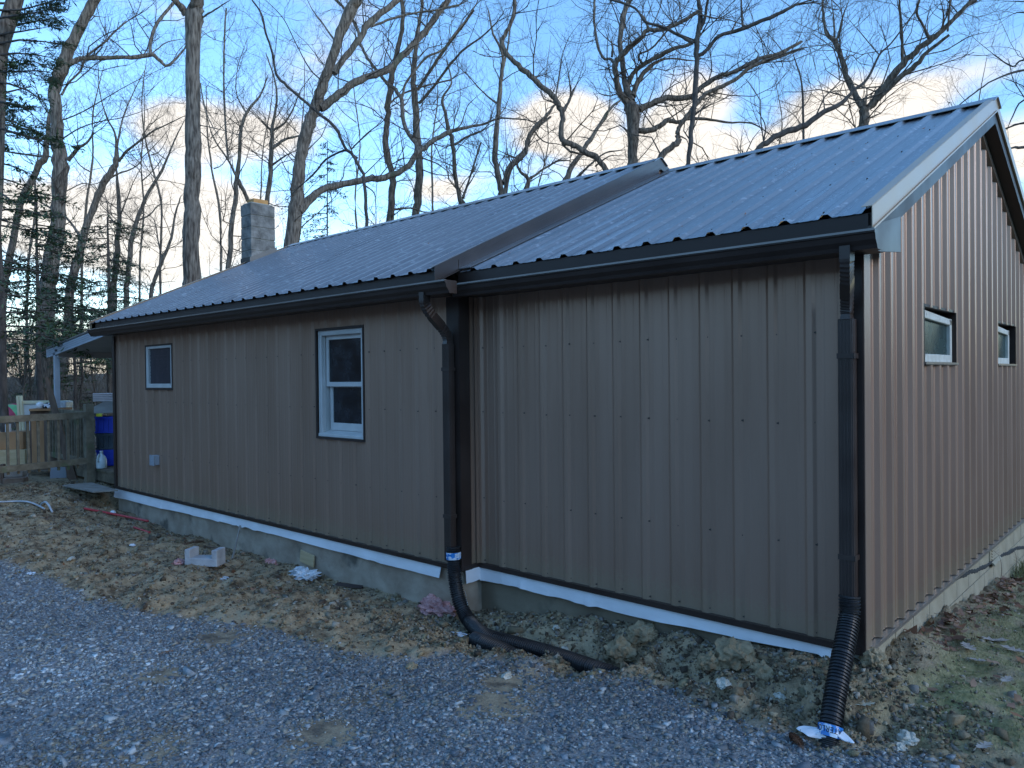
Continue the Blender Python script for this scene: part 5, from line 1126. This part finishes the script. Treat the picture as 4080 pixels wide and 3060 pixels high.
T('tall straight trunk with a fork at the very top, left of the chimney', 17, [
 ('A', [(1150,1659,95),(1155,1400,97),(1150,1200,92),(1158,1000,90),(1160,800,88),(1158,500,84),(1157,250,88),(1162,80,98)]),
 ('A', [(1120,85,50),(1085,40,40),(1040,-10,34)]), ('A', [(1180,80,80),(1180,40,78),(1182,-10,76)]), ('A', [(1205,110,12),(1290,60),(1350,20),(1420,-20)]), ('A', [(1200,235,6),(1230,205),(1280,185)]),
 ('A', [(1205,500,8),(1230,650),(1290,780),(1370,900),(1420,1060)]), ('A', [(1190,750,7),(1330,780),(1480,830),(1600,890)])], seed=2, thick_n=16, dens=.25, mtl='bark1')
T('leaning grey trunk at the far left behind the curving oak', 26, [
 ('A', [(40,1640,45),(90,1400,40),(120,1230,40),(170,1120,38),(230,1000,38),(275,930,38),(280,830,30),(300,690,22),(330,560,14)]), ('A', [(250,940,14),(130,925,12),(0,905,12)]), ('A', [(290,840,10),(180,830),(60,790),(-10,770)]), ('A', [(275,930,12),(320,940),(300,830)]), ('A', [(300,700,8),(240,600),(200,480),(150,420)])], seed=3, mtl='bark2')
T('slanting tree between the curving oak and the tall straight trunk', 27, [
 ('A', [(440,1659,50),(500,1430,45),(560,1250,40),(620,1100,40),(690,990,36),(700,900,22)]), ('A', [(700,900,16),(690,800),(640,700),(600,560),(590,400)]), ('A', [(715,970,18),(760,910),(900,800),(1000,750),(1100,700)]), ('A', [(700,900,13),(735,720),(800,560),(870,420)]),
 ('A', [(640,1080,13),(720,1040),(800,1010),(850,960),(830,880)]), ('A', [(480,1420,17),(400,1310),(270,1230),(180,1180)]), ('A', [(520,1380,12),(600,1380),(650,1340)])], seed=4, mtl='bark1')
T('thin upright tree with a bushy head right of the slanting tree', 30, [('A', [(690,1659,34),(708,1450,30),(718,1300,26),(710,1150,20),(700,1020,12)]), ('A', [(715,1310,10),(760,1200),(800,1100),(850,1000)]), ('A', [(700,1350,10),(650,1290),(640,1200),(600,1120)])], seed=5, mtl='bark2', dens=2.2)
T('thin tree leaning right with its top reaching the tall straight trunk', 28, [('A', [(770,1659,30),(800,1400,28),(870,1200,22),(960,1050,18),(1000,960,12),(1060,820,8),(1100,740,5)]), ('A', [(820,1330,12),(900,1290),(960,1230),(1050,1230)]), ('A', [(1000,960,7),(930,900),(900,800)])], seed=6, mtl='bark1', dens=1.6)
T('short crooked tree just left of the tall straight trunk', 32, [('A', [(940,1659,24),(975,1560,22),(1030,1430,16),(1050,1300,12),(1080,1200,8)]), ('A', [(975,1560,12),(950,1450),(930,1330),(880,1280)])], seed=7, mtl='bark1', dens=2.)
T('pale forked tree directly left of the chimney', 25, [('A', [(1375,1610,30),(1395,1350,28),(1415,1180,28),(1422,1050,26),(1440,950,22),(1445,800,20),(1480,680,18),(1560,580,12),(1600,480,8)]), ('A', [(1420,1060,16),(1370,960),(1270,800),(1200,500)]),
 ('A', [(1370,960,16),(1355,750,14),(1350,650,14),(1345,450,12),(1350,200,12),(1360,50,10)]), ('A', [(1430,1080,26),(1490,1200,24),(1510,1240,22)]), ('A', [(1480,680,10),(1420,560),(1430,400),(1480,250)])], seed=8, mtl='bark1', dens=1.3)
T('pale tree directly right of the chimney top', 26, [('B', [(90,1255,30),(115,1080,28),(122,900,26),(130,760,20),(155,600,13),(140,470,10),(100,350,8)]), ('B', [(125,790,14),(200,740),(260,640),(300,540),(370,450)]), ('B', [(130,890,22),(200,840,16),(290,815,9)]), ('B', [(115,1000,14),(200,940),(270,905)]), ('B', [(120,780,10),(60,720),(0,650)])], seed=9, mtl='bark1', dens=1.3)
T('thick leaning oak right of the chimney, sweeping long limbs to the right', 21, [
 ('B', [(240,1475,85),(268,1250,85),(280,1100,76),(300,950,68),(330,800,76),(370,680,66),(410,590,62),(445,480,60),(495,340,55),(540,200,60),(600,60,68),(640,-20,66)]),
 ('B', [(500,440,44),(560,350,38),(650,240,36),(700,150,38),(800,70,36),(890,-5,34)]),
 ('B', [(415,650,55),(500,590,48),(620,500,44),(700,462,42),(800,430,38),(880,370,38),(990,250,38),(1060,170,36),(1130,70,36),(1190,-5,34)]),
 ('B', [(290,1265,60),(350,1200,50),(430,1140,42),(520,1115,40),(680,1080,38),(830,1055,36),(930,1010,34),(990,930,36),(1060,870,30),(1120,830,28),(1190,795,26),(1290,765,18),(1400,745,14),(1500,710,11),(1659,720,8)]),
 ('B', [(990,930,26),(1000,880,26),(940,790,24),(910,700,24),(905,600,24),(870,540,22),(820,500,20),(760,430,20),(700,350,18),(660,270,18),(640,180,20),(600,100,18),(550,40,16),(500,-10,15)]),
 ('B', [(905,590,16),(930,500,14),(990,420,14),(1060,340,14),(1150,300,12),(1220,210,12),(1290,120,10),(1350,30,9)]), ('B', [(720,160,16),(850,110,14),(980,80),(1120,60),(1250,30)]),
 ('B', [(1190,795,10),(1260,750),(1300,640),(1380,560)]), ('B', [(820,490,8),(700,400),(610,330)]), ('B', [(500,240,12),(430,140),(370,60),(330,-20)]), ('B', [(1060,170,12),(1000,110),(960,100)])], seed=10, thick_n=14, dens=.9)
T('dark crooked branching tree in front of the thick leaning oak', 15, [
 ('B', [(690,1250,22),(680,1070,20),(650,1000,19),(610,930,20),(560,880,18),(510,770,20),(430,700,18),(360,640,18),(280,570,18),(200,500,18),(150,440,16),(130,320,14),(90,200,13),(60,80,11),(0,-10,9)]),
 ('B', [(640,950,12),(560,905,13),(450,960),(400,1020),(330,1090)]), ('B', [(680,1110,10),(740,1160),(750,1250),(755,1350)]), ('B', [(430,490,9),(350,410),(270,260),(200,120),(120,30),(60,-20)]), ('B', [(800,720,8),(720,650),(600,615),(500,610)]), ('B', [(600,900,9),(700,800),(800,720),(820,650)])], seed=11, mtl='bark3', dens=.9)
T('upright grey tree where the long limbs cross, middle of the roof', 24, [('B', [(832,1345,45),(850,1180,42),(845,1030,40),(815,920,38),(808,800,36),(825,680,34),(832,540,36),(860,400,32),(890,250,28),(915,120,26),(905,-10,24)]), ('B', [(835,620,12),(900,570,11),(1030,520),(1200,480)]), ('B', [(855,1260,14),(960,1250),(1050,1275),(1150,1265),(1230,1230)]), ('B', [(845,640,8),(900,610),(960,590)])], seed=12, mtl='bark2', dens=.9)
T('tall pale tree right of the crossing limbs', 25, [('B', [(985,1310,45),(1005,1180,50),(1012,1000,46),(1000,850,42),(990,650,40),(975,500,34),(985,350,28),(1000,200,24),(1022,80,20),(1030,-10,18)]), ('B', [(1010,620,20),(1090,530,18),(1200,380,15),(1290,290,13),(1400,210,11),(1480,130,8)]), ('B', [(1000,540,20),(1080,420,18),(1160,300,18),(1240,200,15),(1340,60,12)]), ('B', [(970,420,10),(945,310),(935,200)]), ('B', [(1010,1010,9),(1100,1045),(1200,1055),(1330,1060)]), ('B', [(1030,950,10),(1130,990),(1210,1060),(1240,1150)])], seed=13, mtl='bark1', dens=.9)
T('gnarled small tree with a knotted trunk above the roof', 24, [('B', [(1275,1245,42),(1245,1150,26),(1222,1000,26),(1215,870,24),(1192,800,28),(1168,680,20),(1150,590,16),(1205,500,10),(1180,380,8)]), ('B', [(1275,1190,18),(1310,1080,13),(1350,960),(1380,860)]), ('B', [(1225,870,16),(1300,820,13),(1380,790)]), ('B', [(1290,1140,10),(1350,1040),(1420,900)])], seed=14, mtl='bark2', dens=1.6)
T('two stemmed pale tree left of the big curved limb', 25, [('B', [(1505,1195,40),(1495,1100,38),(1465,960,34),(1475,780,30),(1487,640,28),(1505,450,24),(1510,330,18),(1455,200,13),(1430,80,9)]), ('B', [(1515,1100,30),(1550,1010,26),(1600,950,24),(1655,890,20),(1690,800,16),(1800,700,12)]), ('B', [(1475,620,12),(1400,560),(1300,450),(1210,370)]), ('B', [(1508,430,16),(1540,300),(1560,150),(1600,20)]), ('B', [(1490,700,10),(1530,640),(1560,560)])], seed=15, mtl='bark1', dens=1.2)
T('tree with one great S curved tan limb rising to the upper left', 19, [('C', [(640,1040,32),(580,960,34),(500,910,36),(430,870,34),(370,850,36),(355,780,32),(365,700,32),(340,630,34),(300,570,34),(230,510,32),(150,440,34),(80,380,30),(20,310,28),(0,240,28),(40,170,24),(70,80,24),(75,-10,22)]),
 ('C', [(370,670,22),(405,600,18),(430,540,14),(445,515,9)]), ('C', [(415,570,10),(400,440,8)]), ('C', [(360,860,14),(410,910,13),(500,930,10),(560,960,8)]), ('C', [(70,80,12),(95,78,9)]), ('C', [(320,600,10),(340,480),(360,350),(400,230),(480,120)])], seed=16, mtl='bark2', dens=.9)
T('bent tree under the S curved limb', 23, [('C', [(8,1195,30),(50,1020,28),(90,970,26),(140,920,24),(150,850,22),(190,770,20),(260,700,18),(310,640,14)]), ('C', [(190,780,10),(250,850),(350,870),(430,920)]), ('C', [(60,1000,9),(30,900),(20,760)])], seed=17, mtl='bark2')
T('slim double stemmed tree left of the round crowned oak', 26, [('C', [(370,1110,34),(420,1000,32),(470,930,28),(530,840,26),(600,730,20),(650,650,17),(705,610,12)]), ('C', [(520,850,14),(570,780),(630,700),(650,560),(620,450)]), ('C', [(440,1080,18),(520,1000),(620,920),(740,900)]), ('C', [(560,1000,12),(640,940),(700,935)])], seed=18, mtl='bark1', dens=1.)
T('low bushy tree peeping over the ridge left of the step', 24, [('C', [(140,1160,36),(158,1080,24),(110,1030,18),(90,970,13),(130,900,9)]), ('C', [(160,1080,18),(230,1030,15),(330,970,12),(400,965,8)]), ('C', [(260,1000,9),(240,900),(180,800)])], seed=19, mtl='bark2', dens=2)
T('round crowned oak behind the roof step, short trunk and spreading limbs', 19, [
 ('C', [(780,1008,58),(785,850,62),(790,700,76),(778,640,80)]),
 ('C', [(765,640,46),(710,560,38),(690,460,35),(682,390,32),(740,310,32),(840,220,28),(880,180,26),(960,180,24),(1080,130,24),(1180,70,22)]), ('C', [(682,385,18),(650,355,17),(610,350,16),(575,270,16),(555,130,15),(555,-10,14)]),
 ('C', [(778,610,52),(740,500,36),(730,400,32),(710,250,30),(730,100,30),(770,-10,30)]), ('C', [(755,510,32),(790,440,28),(860,380,26),(960,330,26),(1040,290,24),(1120,270,20),(1200,200,14)]), ('C', [(785,580,38),(830,470,28),(880,410,26),(980,355,12),(1150,365,8)]),
 ('C', [(820,660,42),(900,625,36),(980,590,36),(1080,590,34),(1150,570,32),(1190,530,30),(1300,460,28),(1400,430,26),(1550,350,22),(1665,322,20),(1800,250,16)]),
 ('C', [(825,785,36),(900,780,32),(960,750,30),(1000,720,32),(1050,735,24),(1120,715,22),(1230,715,16),(1350,735,12),(1500,740,9),(1600,800,6)]), ('C', [(660,340,16),(665,290,12),(655,240,6)]), ('C', [(880,180,18),(860,120),(800,50),(700,0)]), ('C', [(840,380,16),(820,330,12),(900,290),(980,200)])], seed=20, mtl='bark2', thick_n=12, dens=1.1)
T('curved tree rising from behind the roof step to the right', 18, [('C', [(925,985,38),(1000,900,38),(1060,850,38),(1055,805,30),(1070,760,24),(1110,700,26),(1180,610,26),(1230,560,26),(1300,530,24),(1400,480,22),(1500,400,22),(1665,340,20),(1780,300,16)]), ('C', [(1070,820,10),(1110,840),(1125,900)]), ('C', [(1500,400,10),(1540,330),(1520,280),(1600,190)])], seed=21, mtl='bark2', dens=.7)
T('dark nearly black upright tree in front of the round crowned oak', 15, [('C', [(1115,1020,26),(1130,850,28),(1145,700,30),(1160,550,32),(1170,400,30),(1172,250,30),(1190,130,30),(1190,60,28),(1180,-10,22)]), ('C', [(1195,180,20),(1220,100,18),(1240,-10,16)]), ('C', [(1165,350,26),(1240,290,22),(1300,220,22),(1450,170,24),(1550,130,24),(1665,80,22),(1760,30,16)]), ('C', [(1150,260,20),(1060,210,18),(960,160,18),(860,130,16),(800,50,14),(640,-10,12)]), ('C', [(1195,90,12),(1300,110),(1390,60)]), ('C', [(1450,165,14),(1440,60,12),(1436,-10,10)])], seed=22, mtl='bark3', dens=1.1)
T('wide V forked pale tree standing over the right hand roof', 18, [('D', [(660,780,58),(670,700,58),(668,650,56)]), ('D', [(655,645,38),(590,520,36),(540,380,32),(500,260,32),(480,240,30),(440,200,18),(425,120,15),(420,-10,13)]), ('D', [(510,230,14),(540,100),(580,-10)]), ('D', [(490,220,14),(485,100),(470,-10)]),
 ('D', [(695,645,46),(760,560,48),(830,470,42),(900,385,40),(1000,290,36),(1080,230,34),(1150,170,28),(1220,100,24),(1290,30,24),(1345,-10,22)]), ('D', [(750,600,30),(870,480,30),(980,390,28),(1050,310,22),(1180,210,18)]),
 ('D', [(900,375,17),(895,200,15),(880,-10,12)]), ('D', [(1060,230,18),(1020,150,16),(985,80),(1000,-10)]), ('D', [(1140,170,15),(1145,80),(1120,-10)]), ('D', [(1170,190,13),(1185,-10,11)]), ('D', [(760,330,8),(640,190),(570,110)]), ('D', [(675,660,12),(685,540,7)]), ('D', [(540,380,9),(590,330),(640,380)])], seed=23, mtl='bark2', thick_n=12, dens=1.3)
T('long dark limb rising from behind the roof across the pale V forked tree', 15, [('D', [(-40,980,36),(10,920,36),(80,860,34),(180,800,36),(290,765,36),(400,690,32),(530,620,26),(600,550,20),(690,470,16),(760,330,12),(830,260,10),(960,90,7)]), ('D', [(60,870,10),(75,760),(40,680),(40,600)]), ('D', [(600,600,8),(700,590),(850,520),(1000,450)]), ('D', [(430,660,8),(420,560),(380,430)])], seed=24, mtl='bark3', dens=.9)
T('slim upright stem left of the pale V forked tree', 22, [('D', [(305,855,14),(300,650,13),(290,480,10),(250,350,7)]), ('D', [(300,650,6),(350,560),(330,450)])], seed=25, mtl='bark3', dens=2.2)
T('leafless tree at the right edge sending thin branches over the gable', 17, [('D', [(1900,900,60),(1850,650,52),(1880,350,44),(1900,0,34)]), ('D', [(1850,640,26),(1700,720,18),(1600,745,13),(1500,780,9)]), ('D', [(1870,400,22),(1629,420,15),(1450,480,11),(1330,560,9),(1210,655,6)]), ('D', [(1870,420,18),(1629,360,12),(1560,400,9),(1450,330,7)]), ('D', [(1860,880,22),(1629,885,18),(1530,890,10)]), ('D', [(1870,560,14),(1629,600),(1560,700),(1530,770)]), ('D', [(1870,120,14),(1629,75),(1560,85)]), ('D', [(1870,20,10),(1629,10),(1480,5)])], seed=26, mtl='bark3', dens=1.5)
# the slimmer trees farther back that fill the sky between them
ORD = 'first second third fourth fifth sixth seventh eighth ninth tenth eleventh twelfth thirteenth fourteenth fifteenth sixteenth seventeenth eighteenth nineteenth twentieth twenty-first twenty-second twenty-third'.split()
rg = random.Random(5)
spec = [(120, 34), (330, 42), (560, 46), (640, 38), (880, 44), (1010, 50), (1160, 40), (1430, 42), (1720, 44), (2140, 42), (2480, 52), (3080, 46), (3850, 42)]
for i, (px, dp_) in enumerate(spec):
    x0_ = px/KS; 
    lean = rg.uniform(-130, 130); top = rg.uniform(150, 520) if px > 900 else rg.uniform(250, 800); wd = rg.uniform(9, 16); base_y = 1500
    pl = [(x0_, base_y, wd), (x0_+lean*.2+rg.uniform(-25, 25), base_y*.75+top*.25, wd*.9), (x0_+lean*.5+rg.uniform(-30, 30), base_y*.5+top*.5, wd*.72), (x0_+lean*.8+rg.uniform(-30, 30), base_y*.25+top*.75, wd*.5), (x0_+lean+rg.uniform(-30, 30), top, wd*.22)]
    L2 = [('A', pl)]
    for k in range(5):
        t = rg.uniform(.35, .9); bx_ = x0_+lean*t; by_ = base_y*(1-t)+top*t; s = rg.choice((-1, 1)); ln = rg.uniform(120, 300)*(1.1-t*.5)
        L2.append(('A', [(bx_, by_, wd*(1-t)*.75+2), (bx_+s*ln*.35, by_-ln*.30+rg.uniform(-20, 20)), (bx_+s*ln*.7, by_-ln*.75+rg.uniform(-20, 20)), (bx_+s*ln*.85, by_-ln*1.2)]))
    T('slender bare tree far behind the house, '+ORD[i]+' from the left of its row', dp_, L2, seed=100+i, mtl='bark2', dens=.9, twl=1.5, group='slender bare trees in the background row', thick_n=6)

# ---------------------------------------------------------------- evergreens
def sprays(name, segs, material, parent, per_m=55, size=.10, wid=.018, spread=.16, droop=.25, seed=0):
    """flat drooping needle sprays along branch segments: many small leaf-sized faces"""
    rs = np.random.RandomState(seed); C0 = []; D_ = []
    for (p, q) in segs:
        p = np.array(p); q = np.array(q); L_ = np.linalg.norm(q-p); n = max(2, int(L_*per_m)); t = rs.uniform(0, 1, n)[:, None]
        C0.append(p+(q-p)*t+rs.normal(0, spread*.35, (n, 3))*np.array([1, 1, .45])); D_.append(np.repeat(((q-p)/(L_+1e-9))[None], n, 0))
    C0 = np.concatenate(C0); D_ = np.concatenate(D_); n = len(C0)
    side = rs.normal(0, 1, (n, 3))*np.array([1, 1, .35]); d = D_*.6+side; d[:, 2] -= droop; d /= np.linalg.norm(d, axis=1, keepdims=True)
    L_ = size*rs.uniform(.5, 1.4, n)[:, None]; w = np.cross(d, rs.normal(0, .35, (n, 3))+np.array([0, 0, 1])); w /= np.linalg.norm(w, axis=1, keepdims=True)+1e-9; w *= wid*rs.uniform(.6, 1.4, n)[:, None]
    e = C0+d*L_; V = np.stack([C0-w*.3, C0+w*.3, C0+d*L_*.6+w, e, C0+d*L_*.6-w], 1).reshape(-1, 3); b0 = (np.arange(n)*5)[:, None]
    F = np.concatenate([b0+np.array([[0, 1, 2]]), b0+np.array([[0, 2, 4]]), b0+np.array([[4, 2, 3]])])
    o = fast_mesh(name, V, F, material, parent); o['kind'] = 'stuff'; return o
def hemlock(label, px, depth, h, trunk_r, seed, zlow=.8, spread=1.6, mtl='needle', per=30, nb=34, lean=0., side=None):
    rg = random.Random(seed); b = at(px, 1700, depth); gzv = gz1(b.x, b.y); b.z = gzv
    t = empty('hemlock_tree', b, label, 'tree'); P = [(b.x+lean*k/5*h*.1+rg.gauss(0, .03), b.y+rg.gauss(0, .03), gzv-.1+h*k/5) for k in range(6)]
    tube_batch('trunk', [(P, [trunk_r*(1-.16*k) for k in range(6)], 8)], MT['bark3'], t)
    br = []; segs = []
    for k in range(nb):
        z = zlow+(h-zlow)*(k+rg.uniform(0, 1))/nb; L_ = spread*(1-.75*(z-zlow)/(h-zlow))*rg.uniform(.6, 1.15); a = rg.uniform(0, 2*PI) if side is None else side+rg.gauss(0, .7)
        p = (b.x+lean*z*.1*.5, b.y, gzv+z); pts = [p]; d = (math.cos(a), math.sin(a), .12)
        for j in range(4): d = (d[0]+rg.gauss(0, .12), d[1]+rg.gauss(0, .12), d[2]-.14); p = tuple(p[i]+d[i]*L_/4 for i in range(3)); pts.append(p)
        br.append((pts, [.018*(1-.2*j) for j in range(5)], 4))
        for j in range(1, 5):
            segs.append((pts[j-1], pts[j])) if j > 1 else None
            for s in (-1, 1):
                for _ in range(2):
                    l2 = L_*rg.uniform(.16, .38)*(1.15-j*.15); q = pts[j]; e = (q[0]+(-d[1]*s*.8+d[0]*.5)*l2, q[1]+(d[0]*s*.8+d[1]*.5)*l2, q[2]-l2*.15+rg.gauss(0, .03)); segs.append((q, e)); br.append(([q, e], [.006, .003], 3))
    tube_batch('branches', br, MT['bark3'], t)['kind'] = 'stuff'
    sprays('foliage', segs, MT[mtl], t, per_m=per, seed=seed)
    return t
hemlock('dark green hemlock at the left edge with a thin brown trunk', 20, 14.0, 7.6, .085, 1, zlow=2.3, spread=2.3, nb=40)
hemlock('dark green hemlock in front of the curving oak trunk', 165, 17.5, 6.3, .08, 2, zlow=2.6, spread=2.4, nb=36)
hemlock('dark green hemlock just left of the roof end', 440, 23, 7.0, .12, 3, zlow=3.0, spread=2.8, nb=38)
hemlock('small dark green hemlock between the two taller ones', 300, 20, 5.2, .06, 4, zlow=2.2, spread=2.2, nb=28)
hemlock('low olive green hemlock seen beneath the porch roof', 330, 22, 3.4, .06, 5, zlow=.5, spread=2.4, nb=26, mtl='needle2')
hemlock('slim young evergreen behind the thick leaning oak', 1315, 27, 10.5, .06, 6, zlow=5.0, spread=1.4, nb=24, mtl='needle2', per=30)
hemlock('young evergreen showing above the long roof', 1205, 30, 6.9, .05, 7, zlow=4.4, spread=1.6, nb=16, mtl='needle2', per=26)
# pine whose boughs hang into the upper left corner
pb = at(-60, 1700, 11.5); pb.z = gz1(pb.x, pb.y); pine = empty('pine_tree', pb, 'tall pine whose dark needled boughs hang into the upper left corner', 'tree')
tp = [at(-80, 1700, 11.5), at(-60, 1300, 11.5), at(-30, 800, 11.5), at(0, 190, 11.5), at(60, 0, 11.5), at(110, -250, 11.6), at(150, -600, 11.7)]; tp[0].z = pb.z-.1
tube_batch('trunk', [([tuple(v) for v in spline(tp, .5)], [.17-.0045*i for i in range(len(spline(tp, .5)))], 10)], MT['bark2'], pine)
rg = random.Random(9); segs = []; br = []
BR = [[(-80,60),(120,60),(240,30),(330,0)],[(-80,120),(120,90),(240,70),(330,45)], [(-80,190),(150,140),(290,115),(375,95)], [(-80,280),(120,240),(260,250),(350,262)], [(-80,340),(100,320),(220,330),(300,345)], [(-80,430),(100,430),(230,425),(310,440)],
      [(-80,480),(60,505),(170,545),(250,600)], [(-80,610),(60,620),(150,650),(210,700)], [(-80,700),(60,725),(150,760),(205,780)], [(-80,750),(100,800),(230,840),(300,865)], [(-80,560),(20,560),(100,540),(190,520)], [(-80,1150),(0,1160),(60,1200),(90,1230)], [(-80,1290),(-10,1310),(50,1330)],
      [(-80,20),(60,20),(160,-10),(260,-30)], [(-80,230),(40,200),(120,190),(240,170)], [(-80,380),(20,370),(120,380),(200,390)]]
for bi, pl in enumerate(BR):
    dr = rg.uniform(-.5, .5); P = [at(x_*KS, y_*KS, 11.4+dr*i) for i, (x_, y_) in enumerate(pl)]; P = spline(P, .18); br.append(([tuple(v) for v in P], [.022*(1-.85*i/len(P)) for i in range(len(P))], 5))
    for i in range(2, len(P)):
        dd_ = (P[i]-P[i-1]).normalized()
        for s in (-1, 1):
            if rg.random() < .8:
                l2 = rg.uniform(.15, .42); e = P[i]+(dd_*.7+Vector((rg.gauss(0, .5), rg.gauss(0, .5), rg.gauss(-.1, .35)))).normalized()*l2; m_ = P[i].lerp(e, .45); segs.append((tuple(m_), tuple(e))); br.append(([tuple(P[i]), tuple(e)], [.006, .003], 3))
tube_batch('branches', br, MT['bark3'], pine)['kind'] = 'stuff'
sprays('foliage', segs, MT['needle'], pine, per_m=300, size=.095, wid=.0075, spread=.12, droop=.05, seed=12)
# brush and saplings on the woods floor at the left
rg = random.Random(31); tw = []
for i in range(380):
    dp_ = rg.uniform(19, 46); px = rg.uniform(-250, 620); v = at(px, 1600, dp_); zg = gz1(v.x, v.y); hgt = rg.uniform(.8, 3.4)*(1 if rg.random() < .8 else 1.7)
    twig(tw, (v.x, v.y, zg), (rg.gauss(0, .25), rg.gauss(0, .25), 1), hgt, rg.uniform(.008, .03), 2, rg, crook=.2, trop=.25, kids=(7, 3))
o = tube_batch('undergrowth', tw, MT['brush'], None, smooth=False); o['kind'] = 'stuff'
for k, (px, dp_, h, lb) in enumerate([(95, 22, 4.2, 'young beech with rust brown leaves left of the porch roof'), (400, 24, 3.9, 'young beech with rust brown leaves seen under the porch roof'), (120, 30, 5.5, 'farther young beech holding rust brown leaves behind the hemlocks'), (1105, 30, 6.6, 'leafy brown sapling beside the chimney')]):
    v = at(px, 1650, dp_); v.z = gz1(v.x, v.y); tw = []; rg2 = random.Random(60+k); twig(tw, tuple(v), (0, 0, 1), h, .035, 3, rg2, crook=.15, trop=.2, kids=(9, 6)); t = empty('beech_sapling', v, lb, 'tree'); tube_batch('stems', tw, MT['twig'], t)
    zc = v.z+h*.45; tips = [p_[-1] for p_, r_, n_ in tw if p_[-1][2] > zc]; rs = np.random.RandomState(k); tips = np.array(tips); tips = tips[rs.randint(0, len(tips), 260)]; c = tips+rs.normal(0, .10, tips.shape)
    d = rs.normal(0, 1, c.shape); d /= np.linalg.norm(d, axis=1, keepdims=True); w = np.cross(d, rs.normal(0, 1, c.shape)); w /= np.linalg.norm(w, axis=1, keepdims=True); s = .05
    V = np.stack([c-d*s, c+w*s*.5, c+d*s, c-w*s*.5], 1).reshape(-1, 3); F = (np.arange(len(c))*4)[:, None]+np.arange(4)[None]
    fast_mesh('leaves', V, F, MT['rust'], t)['kind'] = 'stuff'
